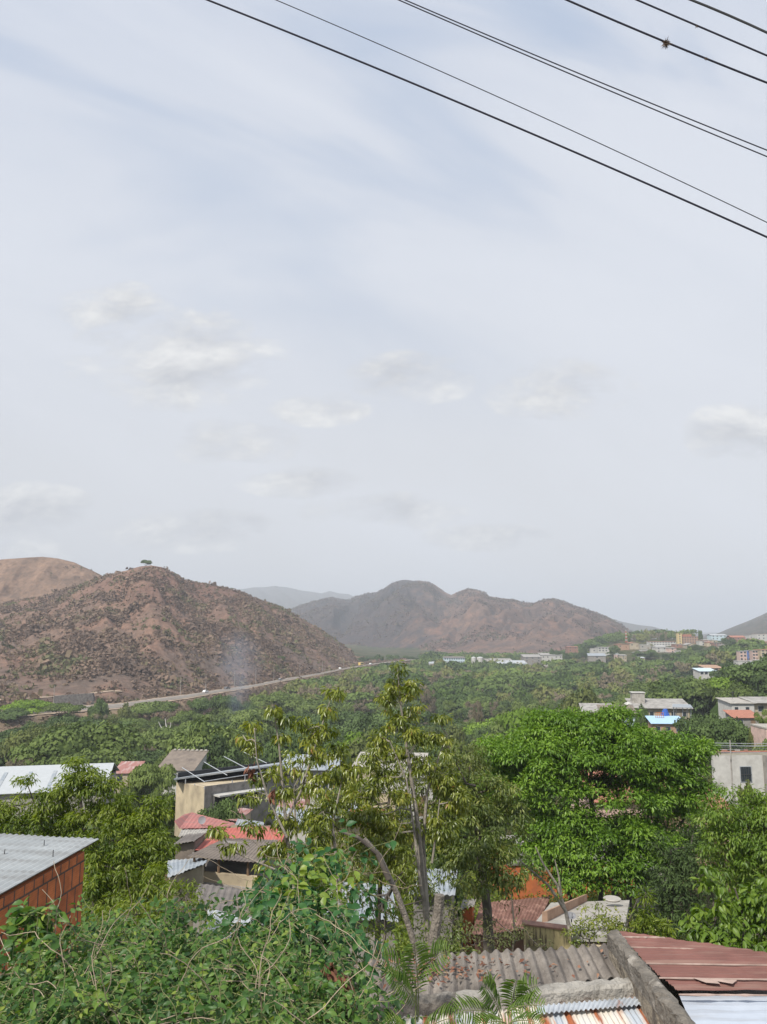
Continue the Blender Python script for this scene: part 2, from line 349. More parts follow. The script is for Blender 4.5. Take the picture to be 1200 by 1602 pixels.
def terr_mat(name, kind):
    m = bpy.data.materials.new(name); m.use_nodes = True; nt = m.node_tree; b = nt.nodes['Principled BSDF']; L = nt.links.new
    g = node(nt, 'ShaderNodeNewGeometry'); P = g.outputs['Position']
    def nz(s, d=6.0, r=0.62, sc=None):
        mp = node(nt, 'ShaderNodeMapping'); L(P, mp.inputs[0]); mp.inputs['Scale'].default_value = sc or (s, s, s)
        n = node(nt, 'ShaderNodeTexNoise', _Scale=1.0, _Detail=d, _Roughness=r); L(mp.outputs[0], n.inputs['Vector']); return n.outputs['Fac']
    big, mid, fine = nz(0.006, 5), nz(0.03), nz(0.16, 5, 0.7)
    if kind == 'near':
        c = ramp(nt, mid, [(0.30, (0.128, 0.100, 0.082)), (0.44, (0.165, 0.122, 0.098)), (0.56, (0.200, 0.135, 0.104)), (0.70, (0.25, 0.150, 0.110))])
        sp = node(nt, 'ShaderNodeSeparateXYZ'); L(P, sp.inputs[0])
        up = ramp(nt, mathn(nt, 'DIVIDE', mathn(nt, 'ADD', sp.outputs[2], mathn(nt, 'MULTIPLY', mid, 60.0)), 160.0), [(0.36, 0.0), (0.68, 1.0)])
        c = mixc(nt, mathn(nt, 'MULTIPLY', up, 0.75), c, ramp(nt, big, [(0.40, (0.19, 0.108, 0.082)), (0.6, (0.265, 0.170, 0.122))]))
    elif kind == 'tan':
        c = ramp(nt, mid, [(0.36, (0.165, 0.112, 0.080)), (0.62, (0.27, 0.175, 0.120))])
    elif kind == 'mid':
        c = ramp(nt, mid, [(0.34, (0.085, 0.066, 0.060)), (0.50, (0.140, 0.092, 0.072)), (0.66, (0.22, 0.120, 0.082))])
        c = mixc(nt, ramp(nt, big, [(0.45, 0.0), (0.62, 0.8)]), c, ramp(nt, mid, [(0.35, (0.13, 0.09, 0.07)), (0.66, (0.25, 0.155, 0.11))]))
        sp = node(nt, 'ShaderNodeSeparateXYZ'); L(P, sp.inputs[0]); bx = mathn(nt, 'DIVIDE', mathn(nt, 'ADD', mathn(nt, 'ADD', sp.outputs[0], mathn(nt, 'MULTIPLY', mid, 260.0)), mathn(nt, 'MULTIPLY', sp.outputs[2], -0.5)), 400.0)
        c = mixc(nt, ramp(nt, bx, [(0.36, 0.78), (0.60, 0.0)]), c, (0.045, 0.042, 0.045))  # burnt-dark left face; the slope's shade is put into this colour too
    elif kind == 'bank':
        c = ramp(nt, mid, [(0.32, (0.16, 0.125, 0.088)), (0.5, (0.25, 0.18, 0.125)), (0.66, (0.13, 0.125, 0.068))])
    elif kind == 'far':
        c = ramp(nt, mid, [(0.35, (0.07, 0.075, 0.055)), (0.65, (0.15, 0.12, 0.09))])
    else:
        c = ramp(nt, mid, [(0.34, (0.034, 0.050, 0.020)), (0.52, (0.075, 0.080, 0.035)), (0.66, (0.15, 0.115, 0.07))])
    c = mixc(nt, 0.55, c, ramp(nt, fine, [(0.34, (0.32, 0.32, 0.34)), (0.5, (0.80, 0.80, 0.80)), (0.66, (1.25, 1.2, 1.15))]), 'MULTIPLY')
    L(c, b.inputs['Base Color']); b.inputs['Roughness'].default_value = 1.0; b.inputs['Specular IOR Level'].default_value = 0.05
    bn = node(nt, 'ShaderNodeBump', _Strength=0.6, _Distance={'near': 3.0, 'tan': 3.0, 'mid': 9.0, 'far': 20.0}.get(kind, 0.5)); L(fine if kind != 'mid' else mid, bn.inputs['Height']); L(bn.outputs[0], b.inputs['Normal'])
    return m
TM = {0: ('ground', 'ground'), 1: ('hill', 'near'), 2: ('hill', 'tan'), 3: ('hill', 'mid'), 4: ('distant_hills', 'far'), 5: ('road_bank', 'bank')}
for k_, (nm, kd) in TM.items():
    Fk = TF[flab == k_]
    if not len(Fk): continue
    used, inv = np.unique(Fk, return_inverse=True)
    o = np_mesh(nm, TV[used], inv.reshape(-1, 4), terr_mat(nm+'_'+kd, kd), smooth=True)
    tag(o, kind='structure')

# road along the foot of the left hill
us = np.linspace(uof(-400), uof(655), 260)
def strip(name, d0, d1, dz, m, u0=None, u1=None, wob=0.0):
    uu = us if u0 is None else np.linspace(uof(u0), uof(u1), 200)
    yy = road_y(uu); k = np.ones(9)/9; yy = np.convolve(np.pad(yy, 4, mode='edge'), k, 'valid')
    w = (fbm(uu*160, uu*0+2, 3, 4)-0.5)*wob
    a = np.stack([uu*(yy+d0+w), yy+d0+w, np.full_like(uu, EYE-36.4+dz)], -1); b = np.stack([uu*(yy+d1), yy+d1, np.full_like(uu, EYE-36.4+dz)], -1)
    V = np.concatenate([a, b]); n = len(uu); i = np.arange(n-1)
    return np_mesh(name, V, np.stack([i, i+1, n+i+1, n+i], -1), m)
M_asph = mat('asphalt', (0.25, 0.22, 0.19), scale=0.3, var=0.2)
M_dust = mat('roadside_dust', (0.36, 0.275, 0.20), scale=0.12, var=0.35)
tag(strip('road_shoulder', -17, 14, 0.10, M_dust, wob=5), kind='structure')
uu = np.linspace(uof(-300), uof(196), 120); yy = road_y(uu)+26; zz = hgt(uu*yy, yy)+.25
V_ = np.concatenate([np.stack([uu*(yy+d), yy+d, zz], -1) for d in (-4, 4)]); i_ = np.arange(119)
tag(np_mesh('dirt_track', V_, np.stack([i_, i_+1, 121+i_, 120+i_], -1), M_dust), kind='structure')
tag(strip('road', -3.4, 7, 0.25, M_asph), kind='structure')
tag(strip('road', -11.5, -4.6, 0.25, M_asph), kind='structure')
# ------------------------------------------------------------------ foliage tools
def rot_frames(dirs, ups):
    """orthonormal frames: y along dirs, z near ups"""
    d = dirs/np.maximum(np.linalg.norm(dirs, axis=1, keepdims=True), 1e-9)
    x = np.cross(d, ups); x /= np.maximum(np.linalg.norm(x, axis=1, keepdims=True), 1e-9)
    z = np.cross(x, d)
    return x, d, z
LEAF4 = (np.array([(0,0,0), (-.5,.42,.10), (0,.45,-.02), (.5,.42,.10), (0,1,-.16)]), np.array([(0,2,1),(0,3,2),(1,2,4),(2,3,4)]))
LEAF8 = (np.array([(0,0,0), (-.34,.18,.05), (0,.2,-.02), (.34,.18,.05), (-.5,.42,.09), (0,.45,-.02), (.5,.42,.09), (-.33,.74,.02), (0,.76,-.06), (.33,.74,.02), (0,1.05,-.2)]),
         np.array([(0,2,1),(0,3,2),(1,2,5),(1,5,4),(2,3,6),(2,6,5),(4,5,8),(4,8,7),(5,6,9),(5,9,8),(7,8,10),(8,9,10)]))
QUAD = (np.array([(-.5,0,0), (.5,0,.05), (.42,1,-.04), (-.5,.9,.06)]), np.array([(0,1,2),(0,2,3)]))
def leaves(P, D, U, length, width, base, tint, bend=1.0):
    """P, D, U (n,3); length, width (n,) -> V, F, T"""
    bv, bf = base; n = len(P); k = len(bv)
    x, y, z = rot_frames(D, U)
    V = (P[:, None, :] + x[:, None, :]*(bv[None, :, 0, None]*width[:, None, None]) + y[:, None, :]*(bv[None, :, 1, None]*length[:, None, None])
         + z[:, None, :]*(bv[None, :, 2, None]*length[:, None, None]*bend))
    F = (bf[None] + (np.arange(n)*k)[:, None, None]).reshape(-1, 3)
    return V.reshape(-1, 3), F, np.repeat(tint, len(bf))
def unit(n):
    v = RNG.normal(size=(n, 3)); return v/np.linalg.norm(v, axis=1, keepdims=True)
def merge(parts):
    V = []; F = []; T = []; b = 0
    for v, f, t in parts:
        V.append(v); F.append(f+b); T.append(t); b += len(v)
    return np.concatenate(V), np.concatenate(F), np.concatenate(T)

# ------------------------------------------------------------------ prototypes of the valley trees (unit size: radius 1, height 1)
def crown_unit(kind, n, size, seed):
    rs = np.random.default_rng(seed)
    lobes = []
    if kind == 'umbrella':
        for i in range(17):
            a = rs.uniform(0, 6.28); r = math.sqrt(rs.uniform(0, 1))*0.72
            lobes.append((r*math.cos(a), r*math.sin(a), 0.80-0.34*r*r+rs.uniform(-.10, .06), rs.uniform(.26, .42), rs.uniform(.10, .16)))
    elif kind == 'dome':
        for i in range(20):
            a = rs.uniform(0, 6.28); r = math.sqrt(rs.uniform(0, 1))*0.66; 
            lobes.append((r*math.cos(a), r*math.sin(a), 0.25+rs.uniform(0, 1)*(0.52*(1-r*r)+0.05), rs.uniform(.24, .40), rs.uniform(.15, .24)))
    else:  # loose
        for i in range(26):
            a = rs.uniform(0, 6.28); r = rs.uniform(0.1, 0.8); zz = rs.uniform(.3, .88)
            r *= 1-abs(zz-.55)*1.1
            lobes.append((r*math.cos(a), r*math.sin(a), zz, rs.uniform(.12, .24), rs.uniform(.08, .13)))
    w = np.array([l[3]**2 for l in lobes]); w /= w.sum()
    k = rs.choice(len(lobes), n, p=w); Lb = np.array(lobes)[k]
    d = rs.normal(size=(n, 3)); d[:, 2] = np.abs(d[:, 2])*1.1-0.25; d /= np.linalg.norm(d, axis=1, keepdims=True)
    rr = rs.uniform(.55, 1.08, n)
    P = np.stack([Lb[:, 0]+d[:, 0]*Lb[:, 3]*rr, Lb[:, 1]+d[:, 1]*Lb[:, 3]*rr, Lb[:, 2]+d[:, 2]*Lb[:, 4]*rr], -1)
    U = d*1.2 + rs.normal(size=(n, 3))*0.42 + np.array([0, 0, .4]); D = np.cross(U, rs.normal(size=(n, 3)))
    T = np.clip(0.5 + (rs.random(len(lobes))[k]-.5)*0.55 + rs.normal(size=n)*0.16, 0, 1)
    s = size*rs.uniform(.6, 1.4, n)
    return leaves(P, D, U, s, s*.8, QUAD, T), lobes
def trunk_unit(lobes, seed, r=0.035, bark_low=0.0):
    m = MB(); m.tube([(0, 0, -0.15), (0.02, 0, .18), (0, .02, .42)], r, r*.6, 6)
    for l in lobes[::3]:
        m.tube([(0, .01, .25), (l[0]*.5, l[1]*.5, .25+(l[2]-.25)*.6), (l[0]*.9, l[1]*.9, l[2]-.02)], r*.5, r*.14, 4)
    return m
def stops(a, b, c): return [(0.0, a), (0.5, b), (1.0, c)]
LM = dict(
 dark=leafmat('dark_foliage', stops((.048,.076,.026), (.086,.130,.042), (.130,.188,.058)), .22, .7, .15, .55),
 mid=leafmat('green_foliage', stops((.080,.115,.032), (.140,.190,.052), (.200,.255,.074)), .25, .7, .15, .55),
 bright=leafmat('fresh_foliage', stops((.095,.155,.020), (.170,.265,.034), (.240,.345,.054)), .3, .65, .15, .2),
 olive=leafmat('olive_foliage', stops((.070,.090,.028), (.125,.150,.046), (.19,.215,.068)), .25, .7, .15, .3),
 dry=leafmat('dry_foliage', stops((.115,.100,.066), (.185,.158,.105), (.26,.215,.15)), .15, .9, .1, .3))
M_bark = mat('bark', (0.10, 0.085, 0.07), scale=3, var=.35)
M_palebark = mat('pale_bark', (0.26, 0.23, 0.19), scale=6, var=.35, bump=.4)
PROTO = {}
for kind, n, sz, nv in (('umbrella', 6500, .046, 3), ('dome', 7000, .050, 3), ('loose', 4200, .038, 2)):
    for v in range(nv):
        (V, F, T), lob = crown_unit(kind, n, sz, 100+v*7+len(kind))
        PROTO[(kind, v)] = ((V, F, T), lob)
PM_ = {}
def valley_tree(kind, v, colr, x, y, z, w, h, label, group, rz=None, name='tree'):
    """w crown width, h full height, standing at z"""
    key = (kind, v)
    if key not in PM_:
        (V, F, T), lob = PROTO[key]
        c = np_mesh('crown', V, F, LM['mid'], tint=T); tr = trunk_unit(lob, v).build('trunk', M_bark, origin=(0, 0, 0))
        PM_[key] = (c.data, tr.data); bpy.data.objects.remove(c); bpy.data.objects.remove(tr)
    root = thing(name, label, 'tree', (x, y, z), group)
    root.scale = (w/2, w/2, h); root.rotation_euler.z = random.uniform(0, 6.28) if rz is None else rz
    for nm, me in (('crown', PM_[key][0]), ('trunk', PM_[key][1])):
        o = bpy.data.objects.new(nm, me); COL.objects.link(o); o.parent = root
        if nm == 'crown':
            o.material_slots[0].link = 'OBJECT'; o.material_slots[0].material = LM[colr]
    return root
def place_tree(kind, v, colr, px, pyt, wpx, Yd, label, group=None, hpx=None):
    """a tree whose top shows at (px, pyt) and whose crown is wpx wide in the photograph, at distance Yd"""
    p = at(px, pyt, Yd); g = float(hgt(p.x, p.y)[0]); w = wpx/FPX*Yd
    h = (hpx/FPX*Yd) if hpx else max(p.z-g, w*.45)
    return valley_tree(kind, v, colr, p.x, p.y, p.z-h, w*1.05, h, label, group)

# ------------------------------------------------------------------ dry scrub on the hills
def scrub(name, faces, n, size, q, m, seed, dens=None, hfac=.8, near=None):
    rs = np.random.default_rng(seed)
    A = TV[faces[:, 0]]; B = TV[faces[:, 1]]; C = TV[faces[:, 2]]; D = TV[faces[:, 3]]
    cen = (A+B+C+D)/4; vis = np.abs(cen[:, 0]) < cen[:, 1]*.56+30
    area = np.linalg.norm(np.cross(C-A, D-B), axis=1)/2*vis
    if dens is not None: area = area*dens(cen)
    if near: area = area*np.clip(near/cen[:, 1].clip(1), 1, 5)**2
    k = rs.choice(len(faces), n, p=area/area.sum()); a = rs.random((n, 1)); b = rs.random((n, 1))
    P0 = (A[k]*(1-a)+B[k]*a)*(1-b) + (D[k]*(1-a)+C[k]*a)*b
    s = size*rs.lognormal(0, .38, n)
    if near: s = s*np.clip(P0[:, 1]/near, .2, 1)
    cl = fbm(P0[:, 0]/30, P0[:, 1]/30, 3, 77)
    T0 = np.clip(rs.random(n)*.55 + (cl-.5)*1.5+.25, 0, 1)
    kk = np.repeat(np.arange(n), q); N = n*q
    d = rs.normal(size=(N, 3)); d /= np.linalg.norm(d, axis=1, keepdims=True); d[:, 2] = np.abs(d[:, 2])
    P = P0[kk] + d*np.array([1, 1, hfac])*(s[kk]*rs.uniform(.35, 1, N))[:, None]
    U = d + rs.normal(size=(N, 3))*.6; Dr = np.cross(U, rs.normal(size=(N, 3)))
    sz = s[kk]*rs.uniform(.35, .75, N)
    V, F, T = leaves(P-Dr/np.linalg.norm(Dr, axis=1, keepdims=True)*sz[:, None]*.5, Dr, U, sz, sz*.7, QUAD, np.clip(T0[kk]+rs.normal(size=N)*.1, 0, 1))
    o = np_mesh(name, V, F, m, tint=T); return tag(o, kind='stuff')
SCM = leafmat('scrub_twigs', [(0, (.145,.106,.084)), (.35, (.190,.137,.104)), (.65, (.235,.165,.120)), (.88, (.185,.155,.092)), (1, (.12,.13,.060))], .1, .95, .05)
def d1(c):
    rel = c[:, 2]/150.0
    n = fbm(c[:, 0]/45, c[:, 1]/45, 4, 21)
    return np.where((np.abs(c[:, 0]/c[:, 1]-uof(229)) < .018) & (c[:, 1] > 770) & (c[:, 1] < 840), 0, 1)*np.where(rel > .68, .25, 1)*np.clip(1.35-rel*1.25, .10, 1)*np.clip((n-.36)*6, .12, 1)
F1 = TF[flab == 1]; F2 = TF[flab == 2]; F3 = TF[flab == 3]
scrub('scrub', F1, 27000, 1.75, 11, SCM, 5, d1)
scrub('scrub', F2, 1300, 1.8, 8, SCM, 6, lambda c: np.clip((fbm(c[:, 0]/60, c[:, 1]/60, 3, 4)-.5)*6, .01, 1))
SC3 = leafmat('far_scrub', [(0, (.085,.062,.056)), (.5, (.145,.098,.078)), (1, (.10,.095,.054))], .1, .95, .05)
scrub('scrub', F3, 32000, 3.4, 5, SC3, 7, lambda c: np.clip((fbm(c[:, 0]/110, c[:, 1]/110, 4, 8)-.42)*6, .02, 1))
# brown growth on the bank below and beside the road
fc = TF[flab == 0]; cc = TV[fc].mean(1); upx = 600+cc[:, 0]/cc[:, 1].clip(1)*FPX*1.0116
ryc = road_y(cc[:, 0]/cc[:, 1].clip(1))
bk = (upx > -60) & (upx < 640) & (cc[:, 1] > ryc-50) & (cc[:, 1] < ryc-15) 
bk2 = (upx > -60) & (upx < 640) & (cc[:, 1] > ryc+12) & (cc[:, 1] < ryc+40)
scrub('scrub', (lambda q: q[TV[q].mean(1)[:, 1] < road_y(TV[q].mean(1)[:, 0]/TV[q].mean(1)[:, 1].clip(1))-19])(TF[flab == 5]), 2200, 1.2, 9, SCM, 8)

bk3 = (upx > -60) & (upx < 640) & (cc[:, 1] > ryc+13) & (cc[:, 1] < ryc+110)
scrub('scrub', fc[bk3], 5200, 1.6, 10, SCM, 9)

# ------------------------------------------------------------------ the wood in the valley
BUILT = []        # (px0, px1, Y0, Y1) plots kept free of trees
BUILT += [(-200, 250, 96, 150), (150, 430, 95, 140), (860, 1110, 165, 235), (1120, 1260, 150, 200), (1060, 1160, 395, 440),
          (660, 895, 860, 940), (1040, 1240, 500, 590), (300, 720, 60, 150)]
KIND_L = {
 ('umbrella', 'dark'): ('dark green flat-topped tree in the wooded valley', 'dark spreading trees of the valley'),
 ('umbrella', 'mid'): ('mid-green flat-topped tree in the wooded valley', 'green spreading trees of the valley'),
 ('umbrella', 'bright'): ('fresh light green flat-topped tree in the wooded valley', 'light green trees of the valley'),
 ('dome', 'dark'): ('dark green round-crowned tree in the wooded valley', 'dark round trees of the valley'),
 ('dome', 'mid'): ('mid-green round-crowned tree in the wooded valley', 'green round trees of the valley'),
 ('dome', 'olive'): ('olive yellowish round tree in the wooded valley', 'olive trees of the valley'),
 ('loose', 'dry'): ('brown nearly leafless tree in the wooded valley', 'dry brown trees of the valley'),
 ('loose', 'mid'): ('thin green loosely leaved tree in the wooded valley', 'thin green trees of the valley')}
cand = []
rs = np.random.default_rng(4)
g = 14.5
for iy in range(int(118/g), int(1250/g)):
    yy0 = iy*g
    for ix in range(int(-yy0*.6/g)-1, int(yy0*.6/g)+2):
        x = ix*g + rs.uniform(-.45, .45)*g; y = yy0 + rs.uniform(-.45, .45)*g
        px = 600 + x/y*FPX*1.0116
        if px < -40 or px > 1240: continue
        ry = float(road_y(x/y))
        if px < 660 and y > ry-40: continue
        if px > 855 and y < 168: continue
        if px > 1080 and y > 930: continue
        if px >= 660 and y > 1180: continue
        if any(a < px < b and c < y < d for a, b, c, d in BUILT): continue
        cand.append((x, y, px))
cand = np.array(cand); ch = hgt(cand[:, 0], cand[:, 1]); cn = fbm(cand[:, 0]/70, cand[:, 1]/70, 3, 55); cb = fbm(cand[:, 0]/55, cand[:, 1]/90, 3, 91)
order = np.argsort(cand[:, 1]); NEAR = 250; near_n = 0; far_parts = []
for i in order:
    x, y, px = cand[i]
    r1, r2 = rs.random(), rs.random()
    if cn[i] > .60 and y > 200: kc = ('loose', 'dry') if r1 < .65 else ('dome', 'olive')
    elif cn[i] < .40: kc = [('umbrella', 'dark'), ('dome', 'dark'), ('dome', 'mid')][int(r1*3)]
    elif cb[i] > .58: kc = [('umbrella', 'bright'), ('umbrella', 'mid'), ('dome', 'mid'), ('dome', 'olive')][int(r1*4)]
    else: kc = [('umbrella', 'mid'), ('dome', 'mid'), ('loose', 'mid'), ('dome', 'olive'), ('umbrella', 'dark'), ('dome', 'dark'), ('loose', 'dry')][int(r1*7)]
    w = {'umbrella': rs.uniform(17, 30), 'dome': rs.uniform(11, 19), 'loose': rs.uniform(9, 14)}[kc[0]]
    h = {'umbrella': rs.uniform(.42, .58), 'dome': rs.uniform(.65, .95), 'loose': rs.uniform(.7, 1.0)}[kc[0]]*w
    if 700 < px < 1080 and 118 < y < 165: h = min(h, 7)
    if px > 900 and 740 < y < 1010:
        if r2 < .85 and px > 950: continue
        w = rs.uniform(6, 10); h = w*.5; r2 = r2*.99
    if px > 1080 and 380 < y < 520: h = min(h, 7)
    if near_n < NEAR and y < 420:
        if rs.random() < .18: continue
        lb, gr = KIND_L[kc]; zone = 'under the road bank' if px < 260 else 'left of the tall thin tree' if px < 560 else 'behind the bright round crown' if px < 960 else 'around the flat-roofed houses'
        lb = lb.replace('in the wooded valley', 'in the '+('near' if y < 230 else 'middle')+' valley, '+zone)
        valley_tree(kc[0], int(r2*(2 if kc[0] == 'loose' else 3)), kc[1], x, y, ch[i]-.3, w, h, lb, gr); near_n += 1
    else:
        (V, F, T), _ = PROTO[(kc[0], int(r2*(2 if kc[0] == 'loose' else 3)))]
        nf = 700 if y < 480 else (520 if y < 650 else (300 if y < 850 else 180))
        pick = rs.choice(len(F)//2, nf, replace=False)*2
        f = F[np.stack([pick, pick+1], 1).ravel()]
        used, inv = np.unique(f, return_inverse=True); v = V[used].copy(); 
        c = v.reshape(-1, 4, 3).mean(1, keepdims=True); v = (c+(v.reshape(-1, 4, 3)-c)*(2.4 if nf > 600 else 2.8 if nf > 400 else 3.5)).reshape(-1, 3)
        a = rs.uniform(0, 6.28); v = np.stack([(v[:, 0]*math.cos(a)-v[:, 1]*math.sin(a))*w/2+x, (v[:, 0]*math.sin(a)+v[:, 1]*math.cos(a))*w/2+y, v[:, 2]*h+ch[i]-.5], -1)
        tb = {'dark': .10, 'mid': .32, 'bright': .52, 'olive': .68, 'dry': .90}[kc[1]]
        far_parts.append((v, inv.reshape(-1, 3), np.clip(tb + (T[np.stack([pick, pick+1], 1).ravel()]-.5)*.20 + rs.uniform(-.05, .05), 0, 1)))
print('near trees', near_n, 'far', len(far_parts))
WM = leafmat('woodland_foliage', [(0, (.044,.076,.022)), (.10, (.082,.130,.034)), (.32, (.130,.182,.052)), (.52, (.172,.240,.058)), (.70, (.195,.205,.066)), (.90, (.215,.180,.115)), (1, (.27,.22,.155))], .2, .8, .1)
V, F, T = merge(far_parts); tag(np_mesh('woodland', V, F, WM, tint=T), kind='stuff')
fu = TF[(flab == 0)]; cu = TV[fu].mean(1); upx = 600+cu[:, 0]/cu[:, 1].clip(1)*FPX*1.0116
okf = (cu[:, 1] > 60) & (cu[:, 1] < 620) & (np.abs(cu[:, 0]) < cu[:, 1]*.56) & ((cu[:, 1] < road_y(cu[:, 0]/cu[:, 1].clip(1))-30) | (upx > 660))
UGM = leafmat('undergrowth_leaves', [(0, (.022,.042,.012)), (.4, (.05,.085,.022)), (.75, (.095,.135,.04)), (1, (.13,.115,.06))], .25, .7, .12)
scrub('undergrowth', fu[okf], 16000, 2.0, 14, UGM, 12, hfac=1.0, near=240)
# ------------------------------------------------------------------ building materials
B_ = {}
def bm(key, *a, **k):
    if key not in B_: B_[key] = mat(key, *a, **k)
    return B_[key]
bm('white_plaster', (.50, .485, .45), var=.12, second=(.36, .34, .31), spos=(.52, .72), sscale=.7)
bm('cream_plaster', (.52, .43, .29), var=.18, second=(.28, .23, .165), spos=(.46, .66), sscale=.5)
bm('beige_plaster', (.42, .36, .26), var=.15, second=(.25, .21, .16), spos=(.52, .7), sscale=.35, streak=(1, 1, .35))
bm('pink_plaster', (.58, .42, .36), var=.12, second=(.36, .28, .24), spos=(.5, .7))
bm('orange_paint', (.44, .135, .05), var=.15, second=(.28, .10, .055), spos=(.55, .75))
bm('orange_plaster', (.40, .26, .18), var=.15, second=(.30, .18, .12))
bm('brick_red', (.28, .155, .115), var=.3, scale=4)
bm('blue_paint', (.10, .18, .42), var=.12)
bm('cyan_white', (.50, .60, .64), var=.1)
bm('concrete', (.27, .25, .225), var=.22, scale=1.4, bump=.3, second=(.13, .12, .11), spos=(.5, .68), sscale=.8)
bm('concrete_light', (.38, .355, .315), var=.18, scale=1.8, bump=.3, second=(.24, .22, .19), spos=(.52, .66), sscale=1.4)
bm('grey_sheet', (.34, .325, .30), var=.2, scale=1.2, second=(.20, .185, .17), spos=(.46, .66), sscale=.5)
bm('dark_sheet', (.17, .15, .135), var=.25, scale=1.0, second=(.26, .235, .21), spos=(.5, .7), sscale=.4)
bm('brown_sheet', (.20, .165, .135), var=.2, scale=1.0, second=(.12, .10, .09), spos=(.5, .7), sscale=.4)
bm('rose_sheet', (.42, .165, .145), var=.15, scale=.6, second=(.30, .17, .15), spos=(.45, .7), sscale=.9)
bm('red_sheet', (.46, .13, .10), var=.15, scale=.6, second=(.30, .13, .11), spos=(.48, .7), sscale=.9)
bm('rust_rose', (.33, .16, .14), var=.2, second=(.46, .36, .34), spos=(.5, .66), sscale=1.2, streak=(1, .2, 1))
bm('rust_brown', (.20, .10, .075), var=.2, second=(.38, .22, .17), spos=(.52, .64), sscale=1.6, streak=(1, .2, 1))
bm('blue_grey_metal', (.29, .325, .355), var=.15, rough=.55, metallic=.1, second=(.40, .41, .41), spos=(.45, .65), sscale=.7)
bm('white_metal', (.42, .44, .45), var=.06, rough=.55)
bm('tile_red', (.36, .16, .11), var=.25)
bm('sky_blue_sheet', (.36, .52, .66), var=.08)
bm('yellow_plaster', (.60, .46, .22), var=.12)
bm('dark_opening', (.022, .022, .024), var=.2, rough=.6)
bm('window_glass', (.035, .045, .055), var=.2, rough=.15, spec=.6)
bm('dark_steel', (.06, .06, .062), var=.2, rough=.6)
bm('grey_steel', (.42, .44, .46), var=.15, rough=.5, metallic=.3)
bm('wood', (.20, .13, .08), var=.3)
bm('black_plastic', (.02, .02, .022), var=.2, rough=.4)
bm('tarp_blue', (.035, .10, .36), var=.15)
bm('cable_black', (.018, .017, .028), var=.1, rough=.5)
bm('earth', (.30, .20, .13), var=.3, scale=.4)
GROUNDED = []
def openings(parent, T, wall_y, wins, doors=()):
    """windows and doors on a wall lying at local y = wall_y and facing -y: (x, z, w, h)"""
    for x, z, w, h in wins:
        fr = MB(T); t = .06*min(1, max(.5, h)); f = .035
        fr.box(x-w/2-t, x+w/2+t, wall_y-f, wall_y-.003, z-t, z); fr.box(x-w/2-t, x+w/2+t, wall_y-f, wall_y-.003, z+h, z+h+t)
        fr.box(x-w/2-t, x-w/2, wall_y-f, wall_y-.003, z, z+h); fr.box(x+w/2, x+w/2+t, wall_y-f, wall_y-.003, z, z+h)
        fo = fr.build('window', B_['grey_steel'], parent)
        p = MB(T); p.box(x-w/2, x+w/2, wall_y-.012, wall_y-.004, z, z+h); p.build('pane', B_['window_glass'], parent).name = 'window_pane'
    for x, z, w, h in doors:
        p = MB(T); p.box(x-w/2, x+w/2, wall_y-.03, wall_y-.003, z, z+h); p.build('door', B_['wood'], parent)
